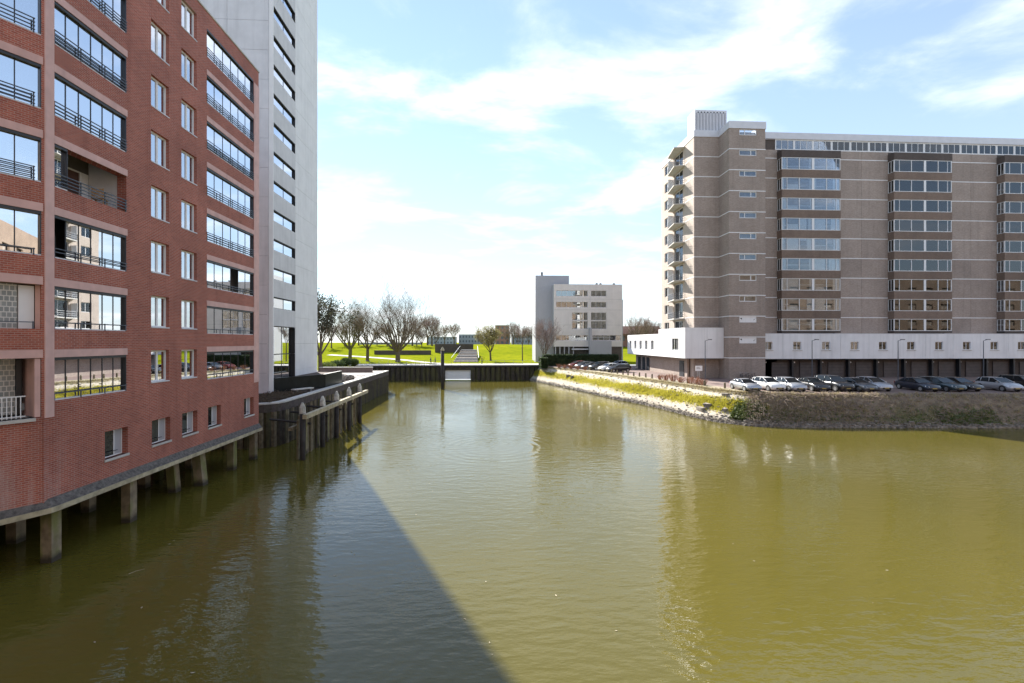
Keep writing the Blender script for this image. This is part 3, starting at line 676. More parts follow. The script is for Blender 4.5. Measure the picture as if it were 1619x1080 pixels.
part('wall', MB().prism([(-20.95, 46.1), (-17.9, 51.6), (-17.9, 57.4), (-18.2, 57.4), (-18.2, 51.75), (-20.98, 46.75)], GQ-0.06, GQ+1.45), 'granite', pl)
part('bed', MB().prism([(-20.97, 46.8), (-18.22, 51.8), (-18.22, 57.4), (-20.97, 57.4)], GQ-0.05, GQ+1.3), 'soil', pl)
be = thing('stone_bench', 'pale stone slab bench beside the black granite planter', 'bench', (-18.4, 46.6, GQ-0.06), R(60))
obj('slab', MB().box(-1.1, 1.1, -0.3, 0.3, 0.36, 0.46).mesh('slab', 'coping'), be)
for s in (-0.8, 0.8): obj('leg', cached('bleg', lambda: MB().box(-0.1, 0.1, -0.25, 0.25, 0, 0.36).mesh('leg', 'joint')), be, (s, 0, 0))
def boulder(loc, r, label, seed):
    rr = random.Random(seed); m = MB(); nu, nv = 10, 6; vs = []
    for j in range(nv+1):
        th = math.pi*j/nv
        for i in range(nu):
            a = 2*math.pi*i/nu; q = r*(0.82+0.3*rr.random()) if 0 < j < nv else r*0.8
            vs.append((q*math.sin(th)*math.cos(a)*1.25, q*math.sin(th)*math.sin(a), q*math.cos(th)*0.7+r*0.45))
    fs = [(j*nu+i, (j+1)*nu+i, (j+1)*nu+(i+1)%nu, j*nu+(i+1)%nu) for j in range(nv) for i in range(nu)]
    whole('boulder', m.add(vs, fs), 'rock', label, 'boulder', loc, rr.random()*6, 'boulders on the left terrace')
boulder((-19.0, 59.8, GQ-0.06), 0.85, 'large grey boulder at the end of the granite planter', 1)
boulder((-18.5, 62.0, GQ-0.06), 0.65, 'rounded grey boulder between the larger boulder and the quay coping', 2)
boulder((-20.0, 63.3, GQ-0.06), 0.7, 'grey boulder farthest back on the terrace', 3)
whole('planter_box', MB().box(-0.9, 0.9, -0.6, 0.6, 0, 0.7), 'coping', 'square pale concrete planter box next to the boulders on the terrace', 'planter', (-19.3, 57.4+0.9, GQ-0.06))
tw = thing('terrace_wall', 'low brown brick retaining wall at the far end of the terrace', 'wall', (-22, 77, GQ-0.06))
part('wall', MB().box(-27.5, -19.0, 76.6, 77.0, GQ-0.06, GQ+0.75), M['clinker'], tw)
part('coping', MB().box(-27.6, -18.95, 76.5, 77.1, GQ+0.75, GQ+0.85), 'coping', tw)

# ------------------------------------------------------------------ far cross wall with culvert, footpath and railing
YC = 103.0; ZCW = 3.42
cw = thing('cross_wall', 'dark sheet piled wall closing the basin with a footpath on top', 'quay wall', (-10, YC, 0))
cpm = cached('cpile', lambda: MB().prism([(-0.56, 0.35), (-0.56, 0.1), (-0.3, -0.22), (0.3, -0.22), (0.56, 0.1), (0.56, 0.35)], -1.5, ZCW-0.5).mesh('sheet_pile', 'steel_pile'))
x = -30.0
while x < 11.6:
    if not (-9.9 < x < -3.2): part('sheet_pile', cpm, None, cw, (x, YC, 0))
    x += 1.12
part('cap_beam', MB().box(-31, 12, YC-0.35, YC+0.6, ZCW-0.5, ZCW-0.12), 'dark_timber', cw)
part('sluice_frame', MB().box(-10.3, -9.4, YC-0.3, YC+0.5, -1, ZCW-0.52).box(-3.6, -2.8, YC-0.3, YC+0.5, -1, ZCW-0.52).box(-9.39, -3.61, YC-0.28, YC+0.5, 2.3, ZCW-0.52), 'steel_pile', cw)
part('sluice_gate', MB().box(-9.39, -3.61, YC+0.1, YC+0.3, 0.25, 2.29), 'white', cw)  # added white panel: sky glare on the water beyond, put into colour
structure('footpath', MB().box(-31, 12.5, YC-0.3, YC+6.0, ZCW-0.118, ZCW), 'path')
fr_ = thing('footpath_railing', 'thin grey metal railing along the footpath over the basin wall', 'railing', (-10, YC, ZCW))
part('rail', MB().box(-30, 12, YC-0.2, YC-0.15, ZCW+0.95, ZCW+1.0), 'steel', fr_); part('rail', MB().box(-30, 12, YC-0.19, YC-0.16, ZCW+0.5, ZCW+0.53), 'steel', fr_)
pst = cached('fpost', lambda: MB().box(-0.025, 0.025, -0.025, 0.025, 0, 0.95).mesh('post', 'steel'))
for i in range(22): part('post', pst, None, fr_, (-30+2*i, YC-0.17, ZCW))
mp_ = thing('mooring_pile', 'single tall dark steel mooring pile standing in the basin', 'mooring pile', (-8.1, 83.6, 0))
part('pole', MB().tube((0,0,-2), (0,0,7.0), 0.32, 0.32, 14), 'dark_timber', mp_, (-8.1, 83.6, 0), 0, True)
part('cap', MB().tube((0,0,7.0), (0,0,7.25), 0.36, 0.36, 14).tube((0,0,7.25), (0,0,7.75), 0.34, 0.05, 14), 'old_conc', mp_, (-8.1, 83.6, 0))
# culvert stair: broad grey steps running up the dyke
st = thing('dyke_steps', 'broad grey concrete steps with white handrails climbing the grass dyke', 'steps', (-7.5, 116, 3.3))
for i in range(8):
    part('step', MB().box(-8.6+0.1*i, -2.4-0.1*i, 117+3.0*i, 120.2+3.0*i, 2.8, 3.7+0.36*i), 'joint' if i % 2 else 'paver', st)
for xx in (-9.0, -2.1):
    part('handrail', MB().tube((xx, 115.5, 4.6), (xx+(0.8 if xx < -8 else -0.8), 140, 7.3), 0.06, 0.06, 6), 'white', st)
whole('dyke_wall', MB().box(-17, -4.5, 150, 151, 5.0, 7.9), 'dark_brick', 'low brown wall along the dyke crest above the grey steps', 'wall')
whole('dyke_wall', MB().box(-35, -17.5, 143.6, 144.0, 4.4, 5.95), 'dark_brick', 'long low dark retaining wall in the grass behind the big bare tree', 'wall')
# ------------------------------------------------------------------ right apartment building
GY = 68.2; LZ = lambda k: 6.28+3.08*k
rb = thing('brown_apartment_building', 'long brown brick apartment building with white plinth band and stacked bay windows', 'building', (60, 74, GR))
XE = 92.0
# stair tower
sh = [(1.55, 4.2, LZ(k)-0.93, LZ(k)-0.06) for k in range(1, 11)]+[(1.55, 4.2, 39.15, 40.04)]
part('stair_tower_wall', wall_holes(5.5, GR, 40.1, sh, 0.3), 'brown_brick', rb, (35.6, 65.2, 0))
part('stair_tower_side', MB().box(35.6, 35.9, 65.505, 68.5, GR, 40.1), 'brown_brick', rb)
part('stair_tower_side', MB().box(40.8, 41.1, 65.505, 68.5, GR, 40.1), 'brown_brick', rb)
part('stair_tower_core', MB().box(36.0, 40.7, 66.1, 68.0, GR, 40.0), 'room_mid', rb)
for k in range(1, 12):
    zt = LZ(k)-0.06 if k < 11 else 40.04
    hh = 0.87 if k < 11 else 0.89
    if k <= 2:
        o = part('boarded_window', MB().box(0, 2.65, 0, 0.05, 0, hh), 'white_panel', rb, (37.15, 65.28, zt-hh))
        for xx in (0.12, 2.2): obj('vent', MB().add([(xx, -0.012, 0.62), (xx+0.3, -0.012, 0.42), (xx+0.3, -0.012, 0.68)] if xx < 1 else [(xx, -0.012, 0.42), (xx+0.3, -0.012, 0.62), (xx, -0.012, 0.3)], [(0,1,2)]).mesh('vent', 'black'), o)
    else:
        mu = ((0.85, 0.1),) if k % 2 else ((1.8, 0.1),)
        window(rb, (37.15, 65.3, zt-hh), 0, 2.65, hh, mu, fw=0.11, d=0.1, fmat='white', gmat='glass_bay')
# string courses
def course(me_key, mk, loc, rz=0): part('string_course', cached(me_key, lambda: mk().mesh('string_course', 'white_panel')), None, rb, loc, rz)
for k in range(0, 11):
    course('sc1', lambda: MB().box(-0.03, 5.53, -0.03, 0.1, -0.06, 0.06).box(-0.03, 0.1, 0.1, 3.0, -0.06, 0.06), (35.6, 65.2, LZ(k)))
    if k >= 2:
        course('sc2', lambda: MB().box(-0.03, 3.85, -0.03, 0.1, -0.06, 0.06).box(-0.03, 0.1, 0.1, 3.2, -0.06, 0.06), (31.7, GY, LZ(k)))
        course('sc3', lambda: MB().box(0.02, 3.78, -0.03, 0.1, -0.06, 0.06), (41.1, GY, LZ(k)))
        for xx in (54.22, 72.32): course('sc4', lambda: MB().box(0, 8.66, -0.03, 0.1, -0.06, 0.06), (xx, GY, LZ(k)))
# west wing
part('west_wall', MB().box(31.7, 35.6, GY, GY+0.3, GR, 40.1), 'brown_brick', rb)
wh = []
for k in range(2, 12):
    zb = LZ(k-1)+0.1 if k > 2 else 10.85
    wh += [(5.6, 9.0, max(LZ(k-1)+0.12, 10.9), LZ(k)-0.35), (1.4, 3.4, LZ(k)-2.0, LZ(k)-0.4)]
wh = [h for h in wh if h[3] < 40.0]
part('west_side_wall', wall_holes(12.7, GR, 40.1, wh, 0.3), brick('sunlit_brown_brick', (0.52, 0.43, 0.36), (0.43, 0.345, 0.285), (0.46, 0.40, 0.35), var=0.12), rb, (31.7, 81.2, 0), RZ_NX)  # lighter copy of the brown brick, sun on this side put into its colour
for (u0, u1, z0, z1) in wh:
    window(rb, (31.7+0.14, 81.2-u0, z0), RZ_NX, u1-u0, z1-z0, ((round((u1-u0)*0.5, 3), 0.07),), fw=0.07, d=0.08, fmat='white', gmat='glass_bay', name='window' if u0 < 3 else 'balcony_door')
part('west_core', MB().box(32.3, 41.0, GY+0.4, 81.1, GR, 39.9), 'room', rb)
part('roof', MB().box(31.8, XE, GY+0.3, 81.0, 39.9, 40.06), 'joint', rb)
part('parapet', MB().box(31.62, 35.55, GY-0.1, GY+0.25, 40.1, 41.1).box(31.62, 31.9, GY+0.25, 81.25, 40.1, 41.1), 'metal_trim', rb)
part('parapet', MB().box(35.52, 41.18, 65.1, 65.4, 40.1, 41.15).box(35.52, 35.8, 65.4, 69, 40.1, 41.15).box(40.9, 41.18, 65.4, 69, 40.1, 41.15), 'metal_trim', rb)
part('parapet', MB().box(41.2, XE, GY-0.15, GY+0.2, 40.05, 41.05), 'metal_trim', rb)
# rooftop plant room with ribbed cladding
pr = part('plant_room', MB().box(31.95, 37.0, GY+0.3, GY+2.7, 41.0, 44.4), 'metal_trim', rb)
for i in range(10): obj('cladding_rib', cached('crib', lambda: MB().box(-0.1, 0.1, -0.09, -0.003, 0, 2.75).mesh('cladding_rib', 'grey_clad')), pr, (32.25+0.5*i, GY+0.3, 41.2))
for i in range(9): obj('vent', cached('cvent', lambda: MB().box(-0.09, 0.09, -0.02, -0.003, 0, 0.18).mesh('vent', 'black')), pr, (32.5+0.5*i, GY+0.3, 43.95))
# balconies on the sunny west side
for k in range(2, 12):
    z = LZ(k) if k < 11 else 40.05
    poly = [(31.7, 71.5), (30.1, 71.9), (30.75, 76.2), (31.7, 76.4)]
    b_ = part('balcony', cached('balc', lambda: MB().prism([(x-31.7, y-71.5) for x, y in poly], -0.16, 0.0).mesh('balcony', 'coping')), None, rb, (31.7, 71.5, z))
    if k < 11:
        def mk():
            m = MB(); pts = [(-0.05, 0.12), (-1.52, 0.48), (-0.9, 4.6), (-0.05, 4.8)]
            for a, b in zip(pts, pts[1:]):
                for zz in (0.95, 0.6, 0.3): m.tube((*a, zz), (*b, zz), 0.03, 0.03, 5)
                n = int(math.dist(a, b)/0.45)+1
                for i in range(n+1): m.tube((a[0]+(b[0]-a[0])*i/n, a[1]+(b[1]-a[1])*i/n, 0), (a[0]+(b[0]-a[0])*i/n, a[1]+(b[1]-a[1])*i/n, 0.95), 0.018, 0.018, 4)
            return m.mesh('railing', 'rail')
        obj('railing', cached('balr', mk), b_)
        obj('screen', cached('bals', lambda: MB().box(-0.88, -0.02, 4.55, 4.6, 0.02, 2.3).mesh('screen', 'white_panel')), b_)
# main wall panels between the bays
part('backing_wall', MB().box(41.1, 44.9, GY+0.1, GY+0.35, GR, 40.0).box(54.2, 62.9, GY+0.1, GY+0.35, 9.0, 40.0).box(72.3, 81.1, GY+0.1, GY+0.35, 9.0, 40.0).box(90.4, XE, GY+0.1, GY+0.35, 9.0, 40.0).box(44.9, 54.2, GY+0.1, GY+0.35, 37.9, 40.0).box(62.9, 72.3, GY+0.1, GY+0.35, 37.9, 40.0).box(81.1, 90.4, GY+0.1, GY+0.35, 37.9, 40.0), 'dark_brick', rb)
for k in range(1, 11):
    z0 = max(LZ(k), 9.92); z1 = LZ(k+1) if k < 10 else 38.4
    segs = [(41.13, 44.88), (54.22, 58.54), (58.57, 62.88), (72.32, 76.68), (76.71, 81.08), (90.42, XE)]
    for a, b in segs:
        part('brick_panel', cached(('bp', round(b-a,2), round(z1-z0,2)), lambda: MB().box(0, b-a, 0, 0.11, 0.005, z1-z0-0.005).mesh('brick_panel', 'brown_brick')), None, rb, (a, GY, z0))
part('room_core', MB().box(41.2, XE, GY+3.2, GY+3.4, GR, 39.9), 'room_mid', rb)
rf = MB()
for j in range(11): rf.box(44.9, XE-0.2, GY+0.4, GY+3.2, LZ(j+1)-0.12-1.0, LZ(j+1)-0.95)
part('floor_plates', rf, 'conc_pale', rb)
# bays
bays = [(44.9, 54.2), (62.9, 72.3), (81.1, 90.4)]
BM = [(0.09, 0.06), (0.30, 0.09), (0.535, 0.36), (0.765, 0.09), (0.93, 0.06)]
for bi, (a, b) in enumerate(bays):
    w = b-a
    part('bay_cap', MB().box(a-0.06, b+0.06, GY-1.16, GY, 36.88, 37.96), 'dark_brick', rb)
    for j in range(9):
        zt = 36.84-3.08*j; zb = zt-1.85
        o = window(rb, (a, GY-1.1, zb), 0, w, 1.85, tuple((round(f*w, 3), mw) for f, mw in BM), fw=0.08, d=0.1, fmat='white', gmat='glass_bay', name='bay_window')
        s = window(rb, (a+0.0, GY-0.02, zb), RZ_NX, 0.98, 1.85, ((0.5, 0.06),), fw=0.06, d=0.09, fmat='white', gmat='glass_bay', name='bay_side_window')
        rr = random.Random(bi*20+j)
        cu = MB(); v = 0
        for f0, f1 in ((0.0, 0.04+0.07*rr.random()), (0.42+0.06*rr.random(), 0.515), (0.555, 0.56+0.05*rr.random()), (0.90-0.1*rr.random(), 0.995)):
            n = 6; xa, xb = f0*w+0.1, f1*w
            for q in range(n):
                x0 = xa+(xb-xa)*q/n; x1 = xa+(xb-xa)*(q+1)/n; dy = 0.06 if q % 2 else 0
                cu.quad((x0, 0.14+dy, 0.1), (x1, 0.20-dy, 0.1), (x1, 0.20-dy, 1.8), (x0, 0.14+dy, 1.8))
        obj('curtain', cu.mesh('curtain', 'curtain'), o)
        for f0, f1 in ((0.10, 0.29), (0.31, 0.43), (0.58, 0.75), (0.78, 0.87)):
            q = rr.random()
            if q < 0.22: obj('net_curtain', MB().box(f0*w, f1*w, 0.15, 0.16, 0.1, 1.76).mesh('net_curtain', 'curtain'), o)
            elif q < 0.42: obj('blind', MB().box(f0*w, f1*w, 0.13, 0.14, 0.5+1.1*rr.random(), 1.76).mesh('blind', ('curtain', 'room_mid', 'pine_wood', 'metal_trim')[int(rr.random()*4)]), o)
        if rr.random() < 0.6:
            x0 = (0.1 if rr.random() < 0.5 else 0.57)*w
            obj('net_curtain', MB().box(x0, x0+w*0.19, 0.2, 0.21, 0.1, 0.45+0.5*rr.random()).mesh('net_curtain', 'curtain'), o)
        if j < 8: part('bay_spandrel', cached(('bsp', round(w,2)), lambda: MB().box(-0.04, w+0.04, -1.14, 0, 0, 1.21).mesh('bay_spandrel', 'bay_brick')), None, rb, (a, GY, zb-1.22))
        else: part('bay_sill', cached(('bsi', round(w,2)), lambda: MB().box(-0.04, w+0.04, -1.14, 0, 0, 0.3).mesh('bay_sill', 'dark_brick')), None, rb, (a, GY, zb-0.31))
        part('bay_end', cached('bend', lambda: MB().box(-0.09, -0.01, -0.98, 0, 0, 1.85).mesh('bay_end', 'white')), None, rb, (b, GY, zb))
# top floor ribbon windows
x = 44.6; i = 0
while x < XE-3:
    window(rb, (x, GY+0.02, 38.42), 0, 3.02, 1.62, ((1.0, 0.07), (2.02, 0.07)), fw=0.15, d=0.08, fmat='white', gmat='glass_bay', name='ribbon_window')
    x += 3.04; i += 1
# white band of the plinth floor
PW = 4.55
part('band_core', MB().box(41.2, XE, 67.1, GY+0.3, 6.08, 9.85), 'room', rb)
part('band_soffit', MB().box(41.12, XE, 66.75, GY+0.35, 6.02, 6.075), 'joint', rb)
part('band_top', MB().box(41.12, XE, 66.68, GY, 9.86, 9.93), 'metal_trim', rb)
n = 0; x = 40.25
while x < XE-1:
    a = max(x, 41.12); b = x+PW
    h0 = x+2.25-0.65
    part('band_panel', wall_holes(b-a-0.03, 6.06, 9.86, [(max(h0-a, 0.0), h0+1.3-a, 7.4, 8.66)], 0.3, x0=0.0), 'white_panel', rb, (a+0.015, 66.7, 0))
    o = window(rb, (h0+0.015, 66.82, 7.4), 0, 1.3, 1.26, ((0.65, 0.07),), fw=0.07, d=0.08, fmat='white', gmat='glass_bay')
    obj('sill', cached('bandsill', lambda: MB().box(-0.1, 1.4, -0.22, -0.124, -0.09, -0.01).mesh('sill', 'coping')), o)
    obj('curtain', MB().box(0.08, 0.08+0.5*random.Random(n).random()+0.1, 0.13, 0.15, 0.08, 1.2).mesh('curtain', 'curtain'), o)
    x += PW; n += 1
# garages under the band
part('garage_wall', MB().box(41.1, XE, GY+0.1, GY+0.4, GR, 6.02), 'dark_brick', rb)
for i in range(11):
    xc = 42.5+PW*i
    part('garage_pier', cached('gp', lambda: MB().box(-0.13, 0.13, -0.5, 0.08, GR, 6.01).mesh('garage_pier', 'dark_frame')), None, rb, (xc, GY, 0))
    part('wall_lamp', cached('wl', lambda: MB().tube((0, -0.12, 0), (0, -0.3, 0.02), 0.13, 0.1, 10).mesh('wall_lamp', 'lamp_glass')), None, rb, (xc+0.55, GY+0.2, 5.45))
    d_ = part('garage_door', cached('gd', lambda: MB().box(0, 2.5, -0.05, 0.09, GR, 5.5).mesh('garage_door', 'garage_door')), None, rb, (xc+1.5, GY, 0))
    for q in range(4): obj('door_rib', cached('gdr', lambda: MB().box(0.05, 2.45, -0.062, -0.052, 0, 0.03).mesh('door_rib', 'dark_timber')), d_, (0, 0, GR+0.5+0.5*q))
# white corner annexe
part('annexe_front', MB().box(29.62, 32.6, 66.7, 66.95, 6.17, 10.79), 'white_panel', rb); part('annexe_front', MB().box(32.62, 35.58, 66.7, 66.95, 6.17, 10.79), 'white_panel', rb)
sw = wall_holes(10.2, 6.17, 10.79, [(5.6, 8.2, 7.3, 9.2)], 0.3)
part('annexe_side', sw, 'white_panel', rb, (29.6, 77.2, 0), RZ_NX)
window(rb, (29.72, 77.2-5.6, 7.3), RZ_NX, 2.6, 1.9, ((0.85, 0.08), (1.75, 0.08)), fw=0.08, d=0.08, gmat='glass_bay')
part('annexe_roof', MB().box(29.9, 35.6, 66.96, 77.1, 10.5, 10.7), 'joint', rb)
lh = [(1.2+3.1*i, 2.7+3.1*i, 7.2, 8.9) for i in range(5)]
part('annexe_low_side', wall_holes(17.38, 6.17, 10.02, lh, 0.3), 'white_panel', rb, (29.6, 94.6, 0), RZ_NX)
for h in lh: window(rb, (29.74, 94.6-h[0], h[2]), RZ_NX, 1.5, 1.7, ((0.75, 0.07),), fw=0.08, d=0.08, gmat='glass_bay')
part('annexe_low_roof', MB().box(29.9, 38, 77.25, 94.5, 9.7, 9.9), 'joint', rb)
part('annexe_core', MB().box(30.4, 35.5, 67.4, 94.3, 6.2, 9.6), 'room', rb)
part('annexe_soffit', MB().box(29.65, 35.5, 66.75, 94.5, 6.1, 6.16), 'joint', rb)
part('annexe_ground_wall', MB().box(31.2, 31.5, 69.5, 94.0, GR, 6.1), 'brown_brick', rb)
part('annexe_entrance', MB().box(31.5, 35.6, 69.8, 70.0, GR, 6.1), 'dark_brick', rb)
for yy, w in ((70.6, 1.6), (86.0, 1.4), (88.4, 1.4), (91.0, 1.4)): part('ground_door', MB().box(31.1, 31.19, yy, yy+w, GR, 5.6), 'dark_frame', rb)

# ------------------------------------------------------------------ far office building
fo = thing('far_office_building', 'pale office building with ribbon windows and a grey lift tower beyond the hedge', 'building', (25.8, 121, 3.3))
FYF = 115.0
fh = [(17.55, 25.7, 20.25, 21.7), (26.5, 30.5, 20.25, 21.7), (17.55, 25.7, 17.4, 18.8), (26.5, 30.5, 17.4, 18.8),
      (21.65, 25.7, 14.1, 16.1), (26.5, 30.5, 14.1, 16.1), (21.65, 25.7, 11.9, 13.9), (26.5, 30.5, 11.9, 13.9), (17.55, 25.7, 8.95, 10.3), (26.9, 34.3, 8.95, 10.3)]
part('wall', wall_holes(34.6, 7.4, 23.3, fh, 0.4, x0=17.0), plain('office_panel', (0.74, 0.69, 0.65), 0.8, var=0.06, scale=0.6, streak=0.12), fo, (0, FYF, 0))
for (a, b, c, d) in fh:
    n = max(3, int((b-a)/1.3)); w = b-a
    window(fo, (a, FYF+0.2, c), 0, w, d-c, tuple((round(w*i/n, 3), 0.06) for i in range(1, n)), fw=0.07, d=0.08, fmat='metal_trim', gmat='glass_office')
jm = MB()
for z in (12.9, 16.75, 19.5): jm.box(17.02, 34.58, FYF-0.004, FYF-0.001, z, z+0.03)
part('panel_joints', jm, 'joint', fo)
part('core', MB().box(17.4, 34.3, FYF+0.9, 127, 3.3, 23.0), 'room', fo)
part('side_wall', MB().box(17.0, 17.35, FYF+0.41, 127, 7.4, 23.3), 'grey_clad', fo); part('side_wall', MB().box(34.3, 34.6, FYF+0.41, 127, 3.3, 23.3), 'conc_panel', fo)
part('roof', MB().box(17.36, 34.29, FYF+0.41, 127, 22.9, 23.2), 'joint', fo)
part('lift_tower', MB().box(12.6, 21.4, FYF+3.0, 126.5, 3.3, 25.9), 'grey_clad', fo)
part('roof_vent', MB().tube((14.4, 119, 25.9), (14.4, 119, 26.9), 0.25, 0.25, 8), 'black', fo)
for xx in (28.0, 29.0, 32.5): part('roof_vent', MB().box(xx, xx+0.5, FYF+1, FYF+1.5, 23.3, 23.75), 'joint', fo)
part('side_annexe', MB().box(34.61, 35.4, FYF+2, 126, 3.3, 19.6), 'grey_clad', fo)
part('stair_box', MB().box(25.9, 31.5, FYF-1.2, FYF-0.02, 3.3, 8.9).box(25.9, 26.45, FYF-1.2, FYF-0.02, 8.9, 12.2), 'grey_clad', fo)
part('stair_slot', MB().box(26.8, 29.6, FYF-1.24, FYF-1.205, 4.7, 5.5), 'dark_frame', fo)
part('parking_wall', MB().box(31.6, 34.5, FYF+0.1, FYF+0.4, 3.3, 7.39), 'dark_brick', fo)
part('parking_back', MB().box(17.2, 25.9, FYF+1.2, FYF+1.35, 3.3, 7.39), 'dark_timber', fo)
for i in range(5): part('column', cached('fcol', lambda: MB().box(-0.12, 0.12, 0.1, 0.4, 3.3, 7.39).mesh('column', 'grey_clad')), None, fo, (17.4+1.15*i, FYF, 0))
part('canopy', MB().box(21.6, 25.8, FYF-0.3, FYF+0.9, 6.6, 6.9), 'metal_trim', fo)

# ------------------------------------------------------------------ houses and far skyline
def block(name, label, x0, x1, y, z0, z1, mat, d=12, rows=0, cols=0, roof=None, cat='building', group=None):
    t = thing(name, label, cat, ((x0+x1)/2, y+d/2, z0), 0, group)
    holes_ = []
    if rows:
        sw_ = (x1-x0)/cols; shh = (z1-z0)/rows
        holes_ = [(sw_*(i+0.25), sw_*(i+0.75), z0+shh*(j+0.3), z0+shh*(j+0.78)) for i in range(cols) for j in range(rows)]
    part('wall', wall_holes(x1-x0, z0, z1, holes_, 0.3), mat, t, (x0, y, 0))
    part('body', MB().box(x0, x1, y+0.31, y+d, z0, z1), 'room', t)
    if rows:
        wv = cached(('bw', name, round(sw_*0.5, 2), round(shh*0.48, 2)), lambda: MB().box(0, sw_*0.5, 0, 0.03, 0, shh*0.48).mesh('window', 'far_window'))
        for h in holes_: part('window', wv, None, t, (x0+h[0], y+0.2, h[2]))
    if roof == 'gable':
        part('roof', MB().add([(x0-0.3, y-0.4, z1), (x1+0.3, y-0.4, z1), (x1+0.3, y+d+0.4, z1), (x0-0.3, y+d+0.4, z1), (x0-0.3, y+d/2, z1+3), (x1+0.3, y+d/2, z1+3)], [(0,1,5,4), (2,3,4,5), (1,2,5), (3,0,4), (0,3,2,1)]), 'roof_tile', t)
    else: part('roof', MB().box(x0-0.2, x1+0.2, y-0.2, y+d, z1+0.002, z1+0.4), 'metal_trim', t)
    return t
block('terraced_house', 'brown brick terrace with tiled roof between office and apartments', 44, 66, 168, 4, 11.6, 'far_red', 9, 2, 8, 'gable')
block('apartment_block', 'distant red brick block rising right of the budding tree', 5.5, 14.5, 300, 3, 19.2, 'far_red', 10, 5, 3)
sky_l = [('leftmost long grey block on the far horizon', -118, -62, 7.5), ('low grey block left of the mooring pile on the far horizon', -58, -30, 13), ('pale grey block right of the mooring pile on the far horizon', -28, -4, 15.5), ('grey block behind the budding tree on the far horizon', -2, 22, 14.5), ('blue grey block behind the thin young tree on the far horizon', 24, 52, 15)]
for i, (lb, a, b, h) in enumerate(sky_l):
    block('skyline_block', lb, a, b, 430+12*(i % 3), 2, h, 'far_haze_blue', 12, 3, int((b-a)/3), None, 'building', 'far skyline blocks')
# block behind the viewpoint: it only shows as a reflection in the facing windows
vb = thing('rear_apartment_block', 'brown brick apartment block across the basin mirrored in the lower bay windows', 'building', (20, -20, 0))
part('wall', wall_holes(220, -1, 31, [(2+6*i, 5+6*i, 3+2.8*j, 4.7+2.8*j) for i in range(36) for j in range(9)], 0.3), brick('yellow_brown_brick', (0.34, 0.24, 0.17), (0.26, 0.17, 0.12), (0.3, 0.25, 0.2)), vb, (185, -14, 0), R(180))
part('body', MB().box(-35, 185, -26, -14.6, -1, 31), 'room_mid', vb)

# ------------------------------------------------------------------ trees
def tree_mesh(seed, H, trunk_h, r0, limbs, spread, levels, up=0.25, ratio=0.72, leaf=None, twig_r=0.012, fork=3):
    rr = random.Random(seed); tr = MB(); tw_ = MB(); ends = []
    def limb(p, d, L, r, lev):
        n = 4 if lev < 2 else 3
        for s in range(n):
            d = (d+Vector((rr.uniform(-1,1), rr.uniform(-1,1), rr.uniform(-0.6,1)))*(0.13+0.03*lev)+Vector((0,0,up*0.22))).normalized()
            q = p+d*(L/n); r2 = max(r*(0.86 if lev < 3 else 0.75), twig_r*0.6)
            (tr if lev < 3 else tw_).tube(p, q, r, r2, 7 if lev < 1 else 5 if lev < 3 else 3, False)
            p = q; r = r2
            if lev < levels and s >= (1 if lev < 1 else 0):
                for _ in range(1 if s < n-1 else fork-1 if lev < 4 else 2):
                    ax = Vector((rr.uniform(-1,1), rr.uniform(-1,1), rr.uniform(-0.4,0.7))).normalized()
                    nd = (d*1.0+ax*(0.75+0.12*lev)).normalized()
                    limb(p, nd, L*ratio*rr.uniform(0.7,1.08), max(r*0.62, twig_r), lev+1)
        if lev >= levels-1: ends.append(p)
    p0 = Vector((0,0,-0.3)); p1 = Vector((rr.uniform(-.15,.15), rr.uniform(-.15,.15), trunk_h))
    tr.tube(p0, (p0+p1)/2, r0*1.25, r0, 9, False); tr.tube((p0+p1)/2, p1, r0, r0*0.92, 9, False)
    for i in range(limbs):
        a = 2*math.pi*(i+rr.uniform(-.3,.3))/limbs
        inner = (i % 3 == 0)
        d = Vector((math.cos(a)*spread*(0.45 if inner else 1), math.sin(a)*spread*(0.45 if inner else 1), 1)).normalized()
        limb(p1-Vector((0,0,rr.uniform(0,0.12*trunk_h))), d, (H-trunk_h)*0.42*rr.uniform(0.85,1.1), r0*0.5, 0)
    # scale to the wanted height
    top = sorted(v[2] for v in tw_.v)[int(len(tw_.v)*0.995)] if tw_.v else H
    k = H/top
    for m in (tr, tw_): m.v = [(x*k, y*k, z*k if z > 0 else z) for x, y, z in m.v]
    lf = None
    if leaf:
        lf = MB()
        for e in ends:
            for _ in range(leaf[1]):
                c = e*k+Vector((rr.gauss(0,1), rr.gauss(0,1), rr.gauss(0,1)))*leaf[2]
                u = Vector((rr.gauss(0,1), rr.gauss(0,1), rr.gauss(0,1))).normalized(); v = u.orthogonal().normalized(); s = leaf[0]*rr.uniform(0.6,1.3)
                lf.quad(c-u*s-v*s*0.5, c+u*s-v*s*0.5, c+u*s+v*s*0.5, c-u*s+v*s*0.5)
    return tr, tw_, lf
def tree(name, label, loc, args, group=None, twig='twig', leafm=None, rz=0.0, bark='bark'):
    t = thing(name, label, 'tree', loc, rz, group)
    tr, tw_, lf = tree_mesh(**args)
    obj('trunk', tr.mesh('trunk', bark, True), t)
    c = obj('crown', tw_.mesh('crown', twig), t)
    if lf: obj('foliage', lf.mesh('foliage', leafm), c)
    return t
def at(px, depth):       # ground position below a picture column at a given distance
    lat = (px-809.5)/720*depth; c, s = math.cos(R(YAW)), math.sin(R(YAW))
    return (lat*c+depth*s, -lat*s+depth*c)
def on(px, depth, dz=0.0):
    x, y = at(px, depth); return (x, y, (land(x, y) if y > 109 else 3.33)+dz)
